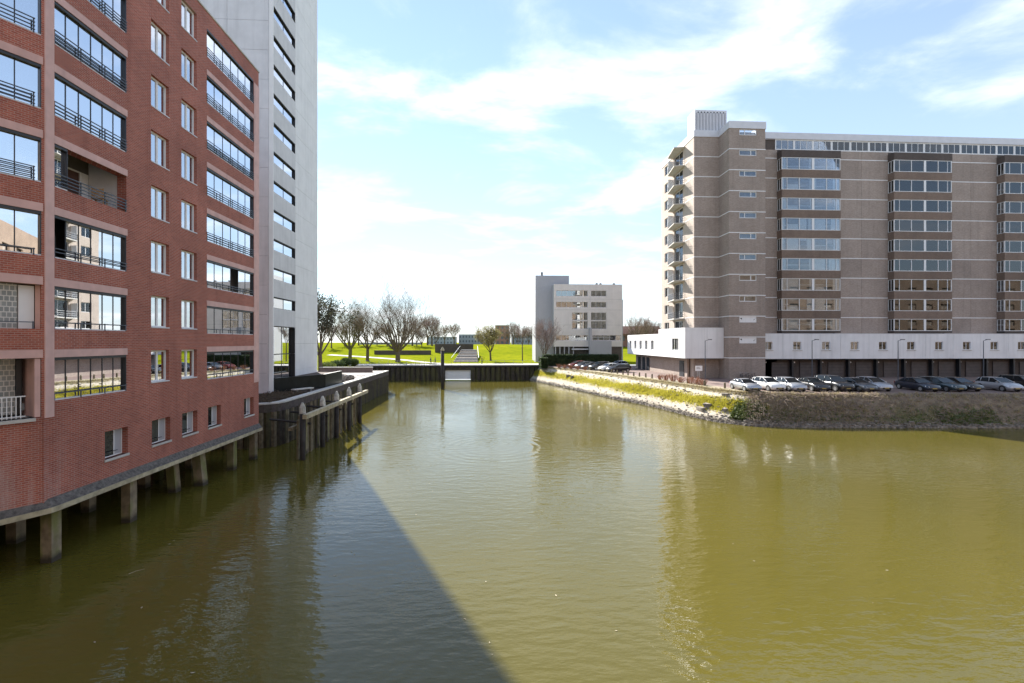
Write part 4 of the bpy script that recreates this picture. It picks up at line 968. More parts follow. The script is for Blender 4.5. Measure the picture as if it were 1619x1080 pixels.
big = tree('bare_tree', 'largest bare tree with a wide fan of branches on the lawn', on(629, 119), dict(seed=11, H=20.5, trunk_h=2.7, r0=0.62, limbs=10, spread=1.55, levels=5, up=0.5, ratio=0.76, fork=2, twig_r=0.012), 'bare lawn trees')
tree('bare_tree', 'bare tree of middle size left of the largest tree', on(581, 121), dict(seed=5, H=15.5, trunk_h=3.2, r0=0.40, limbs=7, spread=1.0, levels=5, up=0.4, ratio=0.75, fork=2, twig_r=0.012), 'bare lawn trees')
tree('bare_tree', 'dense bare tree with greenish bark beside the dark evergreen', on(553, 117), dict(seed=23, H=16.8, trunk_h=3.4, r0=0.46, limbs=8, spread=0.95, levels=5, up=0.45, ratio=0.75, fork=2, twig_r=0.012), 'bare lawn trees', bark=plain('green_bark', (0.12, 0.105, 0.05), 0.95, var=0.3, scale=2))
ev = tree('evergreen_tree', 'dark evergreen tree growing against the white tower', (*at(507, 76), GQ-0.06), dict(seed=3, H=12.6, trunk_h=2.2, r0=0.26, limbs=7, spread=0.7, levels=3, up=0.25, ratio=0.66, fork=2, leaf=(0.13, 13, 0.34), twig_r=0.02), None, 'bark', 'pine')
tree('budding_tree', 'small tree with yellow green buds right of the grey steps', on(776, 122), dict(seed=31, H=9.2, trunk_h=2.2, r0=0.22, limbs=7, spread=0.9, levels=4, up=0.35, ratio=0.68, leaf=(0.09, 2, 0.3), twig_r=0.022), None, 'twig', 'bud')
tree('young_tree', 'thin young tree on the bright lawn right of the budding tree', on(826, 122), dict(seed=41, H=10.0, trunk_h=4.2, r0=0.13, limbs=4, spread=0.45, levels=4, up=0.4, ratio=0.64, twig_r=0.018), None, 'twig_far')
tree('bare_tree', 'bare brown tree in front of the grey lift tower', on(861, 108), dict(seed=47, H=10.8, trunk_h=1.2, r0=0.2, limbs=7, spread=0.42, levels=4, up=0.5, ratio=0.66, twig_r=0.02), 'bare lawn trees', 'twig_far')
tree('bare_tree', 'bare tree rising behind the white annexe', on(1010, 140), dict(seed=53, H=13.5, trunk_h=3, r0=0.25, limbs=6, spread=0.6, levels=4, up=0.4, ratio=0.67, twig_r=0.02), 'bare lawn trees', 'twig_far')
fargs = [dict(seed=61, H=11, trunk_h=2.5, r0=0.25, limbs=7, spread=0.75, levels=4, up=0.4, ratio=0.76, fork=2, twig_r=0.032), dict(seed=67, H=9, trunk_h=1.5, r0=0.2, limbs=8, spread=1.0, levels=4, up=0.4, ratio=0.76, fork=2, twig_r=0.032)]
protos = None
fpos = [(652, 178), (667, 172), (676, 190), (689, 184), (703, 205), (545, 170), (567, 176), (596, 178), (612, 172), (640, 186), (718, 220), (803, 215), (812, 205), (835, 190), (842, 200), (1022, 165), (1034, 172), (998, 170), (524, 160), (659, 176), (683, 178), (819, 212)]
fl = 'brownish bare tree in the distant row along the dyke'
fprot = []
for i, (px, dep) in enumerate(fpos):
    if i < 2: t = tree('distant_tree', fl, on(px, dep), fargs[i], 'distant trees along the dyke', 'twig_far'); fprot.append(t)
    else: t = copy_tree(fprot[i % 2]); t.location = on(px, dep)
    s = 0.75+0.4*random.Random(i).random(); t.scale = (s, s, s); t.rotation_euler = (0, 0, i*1.3)

pp = [at(px, d) for px, d in ((700, 109.4), (684, 113), (664, 118), (644, 125), (612, 130), (570, 134), (520, 138))]
pp = smooth(dens(pp, 6), 4); gp = MB()
for (a, b), (c, d) in zip(pp, pp[1:]):
    l = math.hypot(c-a, d-b); nx, ny = -(d-b)/l*1.1, (c-a)/l*1.1
    gp.quad(*[(x, y, land(x, y)+0.06) for x, y in ((a+nx, b+ny), (a-nx, b-ny), (c-nx, d-ny), (c+nx, d+ny))])
structure('gravel_path', gp, 'path')
# ------------------------------------------------------------------ hedges and shrubs
def leaf_box(x0, x1, y0, y1, z0, z1, n, s, seed, shell=0.25):
    rr = random.Random(seed); m = MB()
    for _ in range(n):
        f = rr.random(); a, b, c = rr.uniform(x0, x1), rr.uniform(y0, y1), rr.uniform(z0, z1)
        if f < 0.45: c = z1+rr.gauss(0, 0.07)
        elif f < 0.85: b = y0+abs(rr.gauss(0, 0.1))-0.08
        elif f < 0.93: a = x0
        else: a = x1
        u = Vector((rr.gauss(0,1), rr.gauss(0,1), rr.gauss(0,1))).normalized(); v = u.orthogonal().normalized(); k = s*rr.uniform(0.6,1.4); p = Vector((a,b,c))
        m.quad(p-u*k-v*k*.5, p+u*k-v*k*.5, p+u*k+v*k*.5, p-u*k+v*k*.5)
    return m
hg = thing('clipped_hedge', 'long clipped dark green hedge behind the parked cars', 'hedge', (21, 104.5, GR))
part('hedge_body', MB().box(13.0, 30.0, 103.2, 104.6, GR-0.1, 5.5), 'hedge', hg)
part('leaves', leaf_box(12.8, 30.2, 103.1, 104.8, GR, 5.6, 9000, 0.10, 1), 'hedge', hg)['kind'] = 'stuff'
hg2 = thing('clipped_hedge', 'short end of the dark green hedge sloping down to the basin wall', 'hedge', (13, 101, GR))
part('hedge_body', MB().box(11.9, 13.0, 98.5, 103.1, GR-0.3, 4.9), 'hedge', hg2)
part('leaves', leaf_box(11.7, 13.1, 98.3, 103.1, GR-0.2, 5.0, 4000, 0.10, 2), 'hedge', hg2)['kind'] = 'stuff'
def bush(loc, rx, rz_, n, s, mat, label, seed, cat='shrub', group=None, stems=True):
    rr = random.Random(seed); t = thing('shrub', label, cat, loc, 0, group); m = MB()
    for _ in range(n):
        u = Vector((rr.gauss(0,1), rr.gauss(0,1), rr.gauss(0,1))).normalized(); q = (rr.random()**0.35)
        p = Vector((u.x*rx*q, u.y*rx*q, rz_*0.55+u.z*rz_*0.55*q))
        if p.z < 0.02: p.z = 0.05
        a = Vector((rr.gauss(0,1), rr.gauss(0,1), rr.gauss(0,1))).normalized(); b = a.orthogonal().normalized(); k = s*rr.uniform(0.6,1.4)
        m.quad(p-a*k-b*k*.5, p+a*k-b*k*.5, p+a*k+b*k*.5, p-a*k+b*k*.5)
    obj('foliage', m.mesh('foliage', mat), t)
    st_ = MB()
    for i in range(6):
        a = i*1.05; st_.tube((0,0,-0.05), (math.cos(a)*rx*0.5, math.sin(a)*rx*0.5, rz_*0.7), 0.03, 0.012, 4)
    obj('stem', st_.mesh('stem', 'bark'), t); return t
def twig_bush(loc, r, h, n, mat, label, seed, group):
    rr = random.Random(seed); t = thing('twiggy_shrub', label, 'shrub', loc, 0, group); m = MB()
    for _ in range(n):
        a = rr.uniform(0, 6.283); q = r*rr.uniform(0.2,1); z = h*rr.uniform(0.55,1)
        b = (q*0.3*math.cos(a), q*0.3*math.sin(a), -0.03); mid = (q*0.7*math.cos(a), q*0.7*math.sin(a), z*0.6); e = (q*math.cos(a+0.3), q*math.sin(a+0.3), z)
        m.tube(b, mid, 0.02, 0.016, 3, False); m.tube(mid, e, 0.016, 0.006, 3, False)
        for _k in range(2): m.tube(mid, (mid[0]+rr.uniform(-.3,.3), mid[1]+rr.uniform(-.3,.3), mid[2]+rr.uniform(.1,.35)), 0.012, 0.005, 3, False)
    obj('twigs', m.mesh('twigs', mat), t); return t
bl = ['rounded clipped bush nearest the white tower on the left lawn edge', 'dark rounded bush left of the footpath railing', 'low rounded bush at the left end of the footpath', 'dark round bush in the middle of the left lawn edge']
for i, (px, dep, r_, hh) in enumerate([(518, 84, 1.6, 1.5), (546, 99, 1.3, 1.7), (559, 101, 1.2, 1.5), (533, 92, 1.6, 1.5)]):
    x, y = at(px, dep); bush((x, y, 3.33), r_, hh, 1500, 0.09, 'hedge' if i in (1, 3) else 'weed', bl[i], 70+i, 'bush', 'bushes on the left lawn edge')
sp_ = [(1043, 66.0), (1052, 64.6), (1064, 63.2), (1076, 61.6), (1092, 59.9), (1100, 59.0), (1107, 58.3), (1113, 57.6)]
for i, (px, d) in enumerate(sp_):
    x, y = at(px, d+0.4); twig_bush((x, y, GR), 0.85, 0.8+0.25*(i % 3), 34, 'red_twig', 'low leafless red brown shrub in the row behind the bollards', 90+i, 'red brown shrubs along the crest')
for i, (px, d) in enumerate([(884, 97.5), (893, 95.5), (903, 93.5), (913, 91.5), (925, 89.5)]):
    x, y = at(px, d-1.2); twig_bush((x, y, GR), 0.8, 1.0, 34, 'red_twig', 'leafless red brown shrub below the far row of parked cars', 110+i, 'red brown shrubs below the far cars')
# ------------------------------------------------------------------ cars
CARS = {
 'hatch': dict(L=4.15, W=0.87, hood=0.98, tail=0.98, nose=0.74, belt=0.96, roof=1.47, g=(-1.98, -1.55, 0.05, 1.08), rw=0.62),
 'coupe': dict(L=4.3, W=0.86, hood=0.90, tail=0.93, nose=0.68, belt=0.90, roof=1.33, g=(-1.65, -0.75, 0.10, 1.05), rw=0.56),
 'sedan': dict(L=4.5, W=0.88, hood=0.96, tail=1.0, nose=0.72, belt=0.95, roof=1.44, g=(-1.75, -1.0, 0.15, 1.10), rw=0.60),
 'estate': dict(L=4.6, W=0.89, hood=0.98, tail=1.0, nose=0.76, belt=0.97, roof=1.49, g=(-2.22, -1.95, 0.15, 1.10), rw=0.62),
 'suv': dict(L=4.55, W=0.92, hood=1.08, tail=1.08, nose=0.88, belt=1.06, roof=1.66, g=(-2.18, -1.85, 0.20, 1.12), rw=0.66),
 'van': dict(L=4.9, W=0.95, hood=1.15, tail=1.15, nose=0.95, belt=1.12, roof=1.9, g=(-2.40, -2.3, 0.75, 1.55), rw=0.80)}
def car(style, mat, label, loc, rz, group='cars parked along the right bank'):
    P = CARS[style]; h = P['L']/2; Wd = P['W']
    t = thing('parked_car' if style != 'van' else 'parked_van', label, 'car' if style != 'van' else 'van', loc, rz, group)
    g0, g1, g2, g3 = P['g']
    stn = [(-h, 0.86, 0.42, P['tail']-0.22), (-h+0.06, 0.94, 0.30, P['tail']-0.06), (-h+0.35, 0.985, 0.22, P['tail']), (-0.9, 1, 0.20, P['belt']+0.01), (0.2, 1, 0.20, P['belt']),
           (g3-0.1, 1.0, 0.20, P['hood']), (g3+0.35, 0.99, 0.20, P['hood']-0.05), (h-0.35, 0.96, 0.21, P['nose']+0.06), (h-0.1, 0.90, 0.24, P['nose']-0.06), (h, 0.80, 0.34, P['nose']-0.22)]
    m = MB(); ring = 12
    for x, wf, zb, zt in stn:
        w = Wd*wf; zm = zb+(zt-zb)*0.55
        half = [(0.0, zb), (w*0.80, zb), (w*0.97, zb+0.10), (w, zm), (w*0.965, zt-0.10), (w*0.86, zt-0.015), (0.0, zt+0.025)]
        pts = half+[(-a, b) for a, b in reversed(half[1:-1])]
        m.v += [(x, a, b) for a, b in pts]
    ring = 12; n = len(stn)
    for i in range(n-1):
        for j in range(ring): m.f.append((i*ring+j, (i+1)*ring+j, (i+1)*ring+(j+1)%ring, i*ring+(j+1)%ring))
    m.f.append(tuple(range(ring))); m.f.append(tuple(range(n*ring-1, (n-1)*ring-1, -1)))
    obj('body', m.mesh('body', mat, True), t)
    zb = P['belt']-0.03; zr = P['roof']; rw = P['rw']; bw = Wd*0.90
    A = [(g0, bw*0.97, zb), (g1, rw, zr-0.05), (g2, rw, zr-0.03), (g3, bw*0.95, zb)]
    gm = MB(); gm.v = [(x, s*w, z) for x, w, z in A for s in (1, -1)]
    gm.f = [(0,1,3,2), (2,3,5,4), (4,5,7,6), (0,2,4,6), (1,7,5,3), (0,6,7,1)]
    obj('window_glass', gm.mesh('window_glass', 'car_glass'), t)
    rm = MB(); xs = [g1-0.05, g1+0.15, (g1+g2)/2, g2-0.15, g2+0.06]; zz = [zr-0.07, zr-0.02, zr+0.02, zr-0.005, zr-0.05]
    for x, z in zip(xs, zz): rm.v += [(x, rw+0.02, z-0.05), (x, rw*0.8, z), (x, 0, z+0.015), (x, -rw*0.8, z), (x, -rw-0.02, z-0.05)]
    for i in range(4):
        for j in range(4): rm.f.append((i*5+j, i*5+j+1, (i+1)*5+j+1, (i+1)*5+j))
    obj('roof', rm.mesh('roof', mat, True), t)
    for s in (1, -1):
        for (a, b, r) in (((g3, s*bw*0.95, zb), (g2, s*(rw+0.005), zr-0.05), 0.035), ((g0, s*bw*0.97, zb), (g1, s*(rw+0.005), zr-0.06), 0.05 if style != 'coupe' else 0.07),
                          ((-0.35, s*(bw*0.965+0.01), zb), (-0.40, s*(rw+0.012), zr-0.06), 0.03), (((g0+g1)/2+0.42, s*(bw*0.965), zb), (g1+0.22, s*(rw+0.008), zr-0.06), 0.045)):
            obj('pillar', MB().tube(a, b, r, r, 5).mesh('pillar', mat, True), t)
    wx = (h-0.82, -h+0.78)
    for x in wx:
        for s in (1, -1):
            w_ = obj('wheel', cached('wheel', lambda: MB().tube((0, -0.10, 0), (0, 0.10, 0), 0.315, 0.315, 20).mesh('wheel', 'rubber', False)), t, (x, s*(Wd-0.10), 0.315))
            obj('rim', cached('rimm', lambda: MB().tube((0, -0.108, 0), (0, 0.108, 0), 0.205, 0.205, 14).mesh('rim', 'rim')), w_)
    ar = MB()
    for x in wx:
        for s in (1, -1): ar.tube((x, s*(Wd-0.3), 0.33), (x, s*(Wd+0.004), 0.33), 0.375, 0.375, 18)
    ar.v = [(x, y, max(z, 0.19)) for x, y, z in ar.v]
    obj('wheel_arches', ar.mesh('wheel_arches', 'rubber'), t)
    for s in (1, -1):
        obj('headlight', MB().add([(h-0.30, s*Wd*0.93, P['nose']-0.02), (h-0.03, s*Wd*0.62, P['nose']-0.10), (h-0.01, s*Wd*0.62, P['nose']-0.22), (h-0.20, s*Wd*0.93, P['nose']-0.16), (h-0.4, s*Wd*0.6, P['nose']-0.1)], [(0,1,2,3), (0,4,1), (3,2,4), (0,3,4), (1,4,2)]).mesh('headlight', 'lamp_glass'), t)
        obj('taillight', MB().box(-h-0.012, -h+0.12, s*Wd*0.80-0.09, s*Wd*0.80+0.09, P['tail']-0.36, P['tail']-0.12).mesh('taillight', 'tail_red'), t)
        obj('mirror', MB().box(g3-0.45, g3-0.33, s*(Wd+0.02)-0.07, s*(Wd+0.02)+0.09, P['belt']-0.02, P['belt']+0.12).mesh('mirror', mat), t)
    obj('grille', MB().box(h-0.06, h+0.012, -Wd*0.5, Wd*0.5, 0.30, P['nose']-0.28).mesh('grille', 'black'), t)
    obj('licence_plate', MB().box(h+0.013, h+0.022, -0.24, 0.24, 0.36, 0.46).mesh('licence_plate', 'plate'), t)
    return t
row = [(28.8, 'coupe', 'p_silver', 'silver coupe at the left end of the near parking row'),
       (31.5, 'hatch', 'p_white', 'bright white hatchback next to the silver coupe'),
       (33.7, 'hatch', 'p_silver', 'pale silver hatchback between the white hatchback and dark cars'),
       (36.5, 'sedan', 'p_black', 'black saloon parked right of the pale silver hatchback'),
       (38.9, 'suv', 'p_black', 'high black car third from the gap in the near row'),
       (41.2, 'sedan', 'p_grey', 'charcoal saloon beside the silver hatchback before the gap'),
       (43.6, 'hatch', 'p_silver', 'silver hatchback just left of the gap in the near row'),
       (48.4, 'sedan', 'p_blue', 'navy saloon just right of the gap in the near row'),
       (51.0, 'estate', 'p_teal', 'dark teal estate car between two dark cars right of the gap'),
       (53.4, 'sedan', 'p_black', 'black saloon behind the teal estate near the silver hatchback'),
       (57.6, 'hatch', 'p_silver', 'silver hatchback standing alone near the right edge'),
       (60.7, 'suv', 'p_black', 'black car cut off by the right edge of the picture')]
for i, (gx, st_, mt, lb) in enumerate(row):
    fy = 50.8-0.0548*(gx-2.8)
    car(st_, M[mt], lb, (gx+0.8, fy+1.35+0.25*math.sin(i*2.3), GR), R(-90+4*math.sin(i*1.7)-2))
hd2 = math.atan2(-0.35, -0.94)
row2 = [(96.2, 'hatch', 'p_red', 'dull red hatchback at the far end of the far parking row'), (93.5, 'hatch', 'p_grey', 'grey hatchback second in the far parking row'), (90.8, 'sedan', 'p_blue', 'navy saloon third in the far parking row'),
        (88.0, 'suv', 'p_black', 'dark high car with light bumper in the middle of the far row'), (85.2, 'hatch', 'p_white', 'white hatchback next to the last car of the far row'), (82.3, 'estate', 'p_black', 'long black estate at the near end of the far row')]
for i, (gy, st_, mt, lb) in enumerate(row2):
    car(st_, M[mt], lb, (19.2+(95-gy)*0.345+0.4, gy, GR), hd2+R(5*math.sin(i*2)), 'cars parked near the hedge')
car('hatch', M['p_silver'], 'silver car parked beside the garage doors under the annexe', (28.0, 96.0, GR), R(200), 'cars parked near the hedge')
car('van', M['p_white'], 'white van parked under the far office building', (22.8, 112.5, 3.34), R(-90), 'vans')

# ------------------------------------------------------------------ bollards, lamps, sign, bicycles
bm_ = MB().tube((0,0,-0.1), (0,0,0.62), 0.13, 0.12, 8).tube((0,0,0.62), (0,0,0.70), 0.12, 0.05, 8).mesh('bollard', 'timber')
for px in [967, 976, 985, 993, 1002, 1011, 1021, 1031, 1042, 1052, 1063, 1075, 1087, 1114, 1146]:
    # the row follows the crest of the bank
    best = min(range(len(CRd)), key=lambda i: abs((CRd[i][0]+1.0)-at(px, 1)[0]/at(px, 1)[1]*(CRd[i][1]+0.4)))
    x, y = CRd[best]; k = at(px, 1); y2 = y+0.4; x2 = k[0]/k[1]*y2
    whole('wooden_bollard', bm_, None, 'short wooden bollard in the row along the bank crest', 'bollard', (x2, y2, GR), 0, 'bollards along the crest')
def lamp(px, d, label, h=5.7):
    x, y = at(px, d); t = thing('street_lamp', label, 'street lamp', (x, y, GR), 0, 'street lamps in front of the apartments')
    obj('pole', MB().tube((0,0,0), (0,0,h), 0.06, 0.04, 8).mesh('pole', 'rail'), t); obj('arm', MB().tube((0,0,h-0.02), (0.6,0,h+0.15), 0.035, 0.03, 6).mesh('arm', 'rail'), t)
    obj('lamp_head', MB().box(0.4, 0.95, -0.10, 0.10, h+0.10, h+0.22).mesh('lamp_head', 'joint'), t)
lamp(1115, 65.5, 'grey street lamp in front of the white corner annexe'); lamp(1284, 64.5, 'grey street lamp before the white band, left one of three')
lamp(1420, 64.5, 'grey street lamp before the white band, middle of three'); lamp(1555, 64.5, 'grey street lamp before the white band, right one of three')
x, y = at(1105, 62.5); sg = thing('sign_board', 'white rectangular notice board on two posts near the annexe', 'sign', (x, y, GR))
obj('board', MB().box(-0.48, 0.48, -0.02, 0.02, 1.55, 2.25).mesh('board', 'white'), sg)
for s in (-0.12, 0.12): obj('post', cached('sgp', lambda: MB().tube((0,0.04,-0.1), (0,0.04,2.2), 0.03, 0.03, 6).mesh('post', 'steel')), sg, (s, 0, 0))
obj('print', MB().box(-0.36, 0.1, -0.024, -0.0215, 2.0, 2.05).box(-0.36, 0.2, -0.024, -0.0215, 1.85, 1.9).mesh('print', 'cloth_grey'), sg)
def bicycle(loc, rz, label):
    t = thing('bicycle', label, 'bicycle', loc, rz, 'bicycles by the stair tower')
    for x in (-0.52, 0.52):
        m = MB(); n = 18
        for i in range(n):
            a, b = 2*math.pi*i/n, 2*math.pi*(i+1)/n
            m.tube((0.33*math.cos(a), 0, 0.33*math.sin(a)), (0.33*math.cos(b), 0, 0.33*math.sin(b)), 0.02, 0.02, 4, False)
            if i % 3 == 0: m.tube((0,0,0), (0.33*math.cos(a), 0, 0.33*math.sin(a)), 0.005, 0.005, 3, False)
        obj('wheel', m.mesh('wheel', 'rubber'), t, (x, 0, 0.34))
    f = MB(); P_ = dict(r=(-0.52,0,0.34), b=(-0.05,0,0.3), s=(-0.2,0,0.8), h=(0.35,0,0.85), f=(0.52,0,0.34))
    for a, b in ('rb', 'bs', 'sh', 'bh', 'rs', 'hf'): f.tube(P_[a], P_[b], 0.02, 0.02, 5)
    obj('frame', f.mesh('frame', 'p_black'), t)
    obj('handlebar', MB().tube((0.35,0,0.85), (0.33,0,1.02), 0.015).tube((0.3,-0.28,1.03), (0.3,0.28,1.03), 0.014).mesh('handlebar', 'steel'), t)
    obj('saddle', MB().tube((-0.2,0,0.8), (-0.22,0,0.93), 0.015).box(-0.36, -0.1, -0.08, 0.08, 0.93, 0.98).mesh('saddle', 'black'), t)
for i, (px, lb) in enumerate([(1173, 'dark bicycle nearest the left corner of the stair tower'), (1182, 'dark bicycle in the middle against the stair tower wall'), (1192, 'dark bicycle rightmost against the stair tower wall'), (1214, 'dark bicycle beside the first garage door')]):
    x, y = at(px, 66.3); bicycle((x, 64.4 if i < 3 else 66.8, GR), R(80+9*i), lb)

# ------------------------------------------------------------------ people on the footpath
def person(loc, rz, label, top, legs, step=0.12, hold=None):
    t = thing('person', label, 'person', loc, rz, 'people on the footpath')
    J = {'pel': (0,0,0.95,.13,.10), 'wst': (0,0,1.08,.125,.09), 'chs': (0,0,1.32,.16,.10), 'nek': (0,0,1.47,.055,.055), 'hd0': (0.01,0,1.57,.075,.085), 'hd1': (0.015,0,1.68,.078,.09), 'hd2': (0.01,0,1.76,.045,.05)}
    E = [('pel','wst'), ('wst','chs'), ('chs','nek'), ('nek','hd0'), ('hd0','hd1'), ('hd1','hd2')]
    for s, n in ((1, 'l'), (-1, 'r')):
        f = step*s
        J.update({'hip'+n: (0, .10*s, .90, .085, .085), 'kne'+n: (f*0.7+0.02, .10*s, .50, .06, .06), 'ank'+n: (f*1.2-0.02, .10*s, .09, .042, .042), 'toe'+n: (f*1.2+0.14, .11*s, .035, .035, .03),
                  'sho'+n: (0, .19*s, 1.41, .055, .055), 'elb'+n: (-f*0.5-0.02, .24*s, 1.13, .042, .042), 'wri'+n: (-f*0.6+0.08, .23*s, .90, .028, .028), 'pal'+n: (-f*0.6+0.11, .225*s, .82, .035, .02)})
        E += [('pel','hip'+n), ('hip'+n,'kne'+n), ('kne'+n,'ank'+n), ('ank'+n,'toe'+n), ('chs','sho'+n), ('sho'+n,'elb'+n), ('elb'+n,'wri'+n), ('wri'+n,'pal'+n)]
        for q in range(4):
            J['f%d%s' % (q, n)] = (-f*0.6+0.10+0.018*q, (.225-0.005*q)*s, .735+0.006*abs(q-1.5), .009, .009); E.append(('pal'+n, 'f%d%s' % (q, n)))
        J['th'+n] = (-f*0.6+0.165, .21*s, .79, .010, .010); E.append(('pal'+n, 'th'+n))
    ks = list(J); me = bpy.data.meshes.new('body'); me.from_pydata([J[k][:3] for k in ks], [(ks.index(a), ks.index(b)) for a, b in E], []); me.update()
    o = obj('body', me, t); o.modifiers.new('skin', 'SKIN'); o.modifiers.new('sub', 'SUBSURF').levels = 1; o.modifiers['sub'].render_levels = 1
    for i, k in enumerate(ks): me.skin_vertices[0].data[i].radius = J[k][3:5]
    me.skin_vertices[0].data[0].use_root = True
    m, tt, b = newmat('clothing'); g = tt.nodes.new('ShaderNodeTexCoord'); s = tt.nodes.new('ShaderNodeSeparateXYZ'); tt.links.new(g.outputs['Object'], s.inputs[0])
    def stp(z):
        q = tt.nodes.new('ShaderNodeMath'); q.operation = 'GREATER_THAN'; tt.links.new(s.outputs[2], q.inputs[0]); q.inputs[1].default_value = z; return q.outputs[0]
    ab = tt.nodes.new('ShaderNodeMath'); ab.operation = 'ABSOLUTE'; tt.links.new(s.outputs[1], ab.inputs[0])
    c = mixc(tt, stp(0.93), legs, top); c = mixc(tt, stp(1.48), c, (0.45, 0.28, 0.2)); tt.links.new(c, b.inputs['Base Color']); b.inputs['Roughness'].default_value = 0.85
    me.materials.append(m)
    hm = MB(); vs = []
    for j in range(5):
        th = math.pi*0.55*j/4
        for i in range(10):
            a = 2*math.pi*i/10; vs.append((-0.005+0.098*math.sin(th)*math.cos(a)-(0.02 if math.cos(a) > 0.3 else 0), 0.086*math.sin(th)*math.sin(a), 1.69+0.115*math.cos(th)))
    hm.add(vs, [(j*10+i, (j+1)*10+i, (j+1)*10+(i+1)%10, j*10+(i+1)%10) for j in range(4) for i in range(10)])
    obj('hair', hm.mesh('hair', 'hair', True), t)
    obj('nose', MB().tube((0.085,0,1.665), (0.108,0,1.64), 0.012, 0.016, 6).mesh('nose', 'skin'), t)
x, y = at(681, 104.6); person((x, y, ZCW), R(15), 'person in dark blue coat walking on the footpath, left of the pair', (0.03, 0.04, 0.07), (0.02, 0.02, 0.03), 0.18)
x, y = at(688, 104.8); person((x, y, ZCW), R(10), 'person in grey coat walking on the footpath, right of the pair', (0.10, 0.10, 0.11), (0.03, 0.03, 0.04), -0.16)
x, y = at(762, 106.5); person((x, y, ZCW), R(170), 'person dressed in black alone on the footpath by the grey steps', (0.012, 0.012, 0.014), (0.015, 0.015, 0.02), 0.05)

# ------------------------------------------------------------------ loose cover on the right bank (nobody could count it)
def stone(m, p, s, rr):
    a, b, c = (s*rr.uniform(0.6,1.3) for _ in range(3)); an = rr.uniform(0, 6.28); ca, sa = math.cos(an), math.sin(an)
    vs = []
    for sz in (-1, 1):
        for sx_, sy_ in ((-1,-1),(1,-1),(1,1),(-1,1)):
            x, y, z = sx_*a*rr.uniform(0.55,1), sy_*b*rr.uniform(0.55,1), sz*c*rr.uniform(0.4,0.8); vs.append((p[0]+x*ca-y*sa, p[1]+x*sa+y*ca, p[2]+z))
    m.add(vs, [(0,3,2,1),(4,5,6,7),(0,1,5,4),(1,2,6,5),(2,3,7,6),(3,0,4,7)])
def bank_at(s, v):
    i = min(int(s), L_-2); f = s-i; (a, w), (b, _) = bank_pt(i, v), bank_pt(i+1, v)
    return Vector(a)*(1-f)+Vector(b)*f, w
rr = random.Random(99); stm = MB(); smax = KB*12.3
for _ in range(4200):
    s = rr.random()**0.85*smax; x0 = WLd[int(s)][0]; wild = x0 > 26.5
    v = min(abs(rr.gauss(0.0, 0.055 if not wild else 0.10))-0.02, 0.5); p, w = bank_at(s, max(v, 0)); p.z += v*0.5 if v < 0 else 0
    stone(stm, p, rr.uniform(0.07, 0.2)*(1.3 if wild else 0.62), rr)
for _ in range(500):
    s = rr.random()*KB*9; p, w = bank_at(s, rr.uniform(0.05, 0.95)); stone(stm, p, rr.uniform(0.05, 0.14), rr)
for s, v, k in ((KB*7.35, 0.42, 0.55), (KB*7.15, 0.28, 0.5), (KB*2.0, 0.5, 0.5), (KB*1.85, 0.55, 0.45), (KB*8.05, 0.35, 0.4), (KB*7.8, 0.8, 0.35)): stone(stm, bank_at(s, v)[0], k, rr)
ss = obj('rubble_stones', stm.mesh('rubble_stones', 'rock')); tag(ss, 'rubble stones strewn along the foot of the right bank', 'stones', None, 'stuff')
gm = MB()
def blade(m, p, h, w, rr):
    a = rr.uniform(0, 6.28); dx, dy = math.cos(a)*w, math.sin(a)*w; lx, ly = rr.gauss(0, h*0.35), rr.gauss(0, h*0.35)
    m.add([(p[0]-dx, p[1]-dy, p[2]), (p[0]+dx, p[1]+dy, p[2]), (p[0]+lx, p[1]+ly, p[2]+h)], [(0,1,2)])
for _ in range(26000):
    s = rr.random()*KB*9.3; v = rr.gauss(0.5, 0.10)
    p, w = bank_at(s, min(max(v, 0.2), 0.9)); blade(gm, p, rr.uniform(0.10, 0.26), 0.03, rr)
tag(obj('bank_grass', gm.mesh('bank_grass', 'grass_blade')), 'band of yellow green grass along the middle of the right bank', 'grass', None, 'stuff')
tf = MB()
for _ in range(420):          # clumps of bleached tall grass on the steep part
    s = KB*8.8+rr.random()*(smax-KB*8.8); p0, w = bank_at(s, rr.uniform(0.2, 1.0))
    for _k in range(16): blade(tf, (p0.x+rr.gauss(0, 0.12), p0.y+rr.gauss(0, 0.12), p0.z-0.03), rr.uniform(0.15, 0.38), 0.03, rr)
tag(obj('straw_tufts', tf.mesh('straw_tufts', 'dry_grass')), 'bleached tufts of tall grass on the steep right bank', 'grass', None, 'stuff')
dg = MB()
for _ in range(9000):
    s = rr.random()*smax; p, w = bank_at(s, rr.uniform(0.86, 1.0) if rr.random() < 0.6 else rr.uniform(0.05, 0.9) if WLd[int(s)][0] > 26 else 0.95); blade(dg, p, rr.uniform(0.10, 0.3), 0.03, rr)
tag(obj('dry_grass', dg.mesh('dry_grass', 'dry_grass')), 'dry straw coloured grass along the crest of the right bank', 'grass', None, 'stuff')
bmr = MB(); wd = MB()
for _ in range(4200):
    s = KB*8.7+rr.random()*(smax-KB*8.7); v = rr.uniform(0.15, 1.0); p, w = bank_at(s, v)
    a = rr.uniform(0, 6.28); L = rr.uniform(0.4, 1.1); q = p+Vector((math.cos(a)*L*0.5, math.sin(a)*L*0.5, rr.uniform(0.08, 0.28))); e = p+Vector((math.cos(a)*L, math.sin(a)*L, rr.uniform(-0.2, 0.25)))
    bmr.tube(p, q, 0.014, 0.012, 3, False); bmr.tube(q, e, 0.012, 0.006, 3, False)
tag(obj('bramble_tangle', bmr.mesh('bramble_tangle', 'bramble')), 'tangle of dead brown bramble stems on the steep right bank', 'brambles', None, 'stuff')
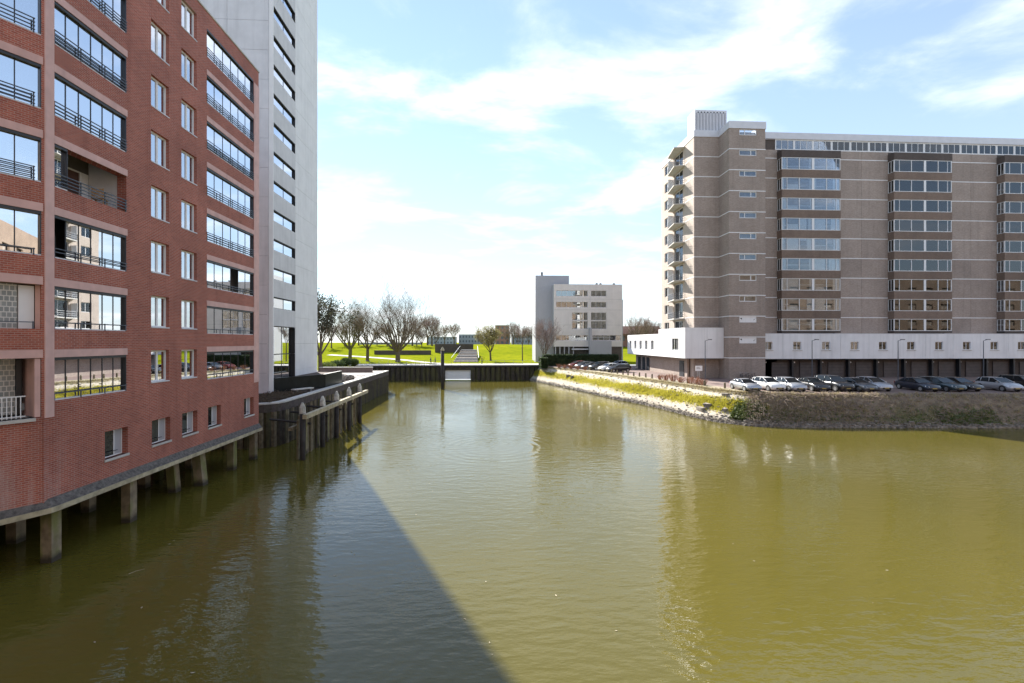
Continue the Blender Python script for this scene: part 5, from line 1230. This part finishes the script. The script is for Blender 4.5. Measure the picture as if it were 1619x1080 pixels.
for _ in range(16000):
    s = KB*8.3+rr.random()*(smax-KB*8.3); x0, y0 = WLd[int(s)]
    if math.sin(x0*0.55+0.6)+math.sin(x0*0.23+2.0)+0.3*sstep(33, 27, x0) < 0.6 and rr.random() < 0.9: continue
    p, w = bank_at(s, min(max(rr.gauss(0.33, 0.13), 0.12), 0.9)); p.z += rr.uniform(0, 0.3)
    u = Vector((rr.gauss(0,1), rr.gauss(0,1), rr.gauss(0,1))).normalized(); v2 = u.orthogonal().normalized(); k = rr.uniform(0.04, 0.10)
    wd.quad(p-u*k-v2*k*.6, p+u*k-v2*k*.6, p+u*k+v2*k*.6, p-u*k+v2*k*.6)
tag(obj('weeds', wd.mesh('weeds', 'weed')), 'green weeds growing in patches low on the steep right bank', 'weeds', None, 'stuff')
lt = MB()
for _ in range(5000):       # low plants on the tower terrace
    x0, y0 = rr.uniform(-20.9, -17.9), rr.uniform(38.6, 46.0); p = Vector((x0, y0, GQ-0.05+abs(rr.gauss(0, 0.13)))); u = Vector((rr.gauss(0,1), rr.gauss(0,1), rr.gauss(0,1))).normalized(); v2 = u.orthogonal().normalized(); k = rr.uniform(0.03, 0.07)
    lt.quad(p-u*k-v2*k*.6, p+u*k-v2*k*.6, p+u*k+v2*k*.6, p-u*k+v2*k*.6)
tag(obj('ground_cover', lt.mesh('ground_cover', leafmat('brown_cover', (0.07, 0.045, 0.035), (0.10, 0.075, 0.045)))), 'brown ground cover plants on the terrace beside the quay coping', 'ground cover', None, 'stuff')
x, y = at(215, 17.2); whole('floating_twig', MB().tube((-0.22, 0, 0.01), (0.0, 0.03, 0.02), 0.010, 0.008, 5).tube((0.0, 0.03, 0.02), (0.26, -0.02, 0.012), 0.008, 0.004, 5), 'timber_light', 'thin pale twig floating on the dark water', 'twig', (x, y, 0), R(50))

fb = MB(); rr = random.Random(5)
for _ in range(70):
    x0, y0 = rr.uniform(-14, 16), rr.uniform(7, 32); a = rr.uniform(0, 3.14); L = rr.uniform(0.02, 0.07); dx, dy = math.cos(a)*L, math.sin(a)*L
    fb.add([(x0-dx, y0-dy, 0.012), (x0+dy*0.4, y0-dx*0.4, 0.014), (x0+dx, y0+dy, 0.012), (x0-dy*0.4, y0+dx*0.4, 0.014)], [(0,1,2,3)])
tag(obj('floating_leaves', fb.mesh('floating_leaves', 'timber_light')), 'small pale leaves and bits drifting on the water', 'leaves', None, 'stuff')
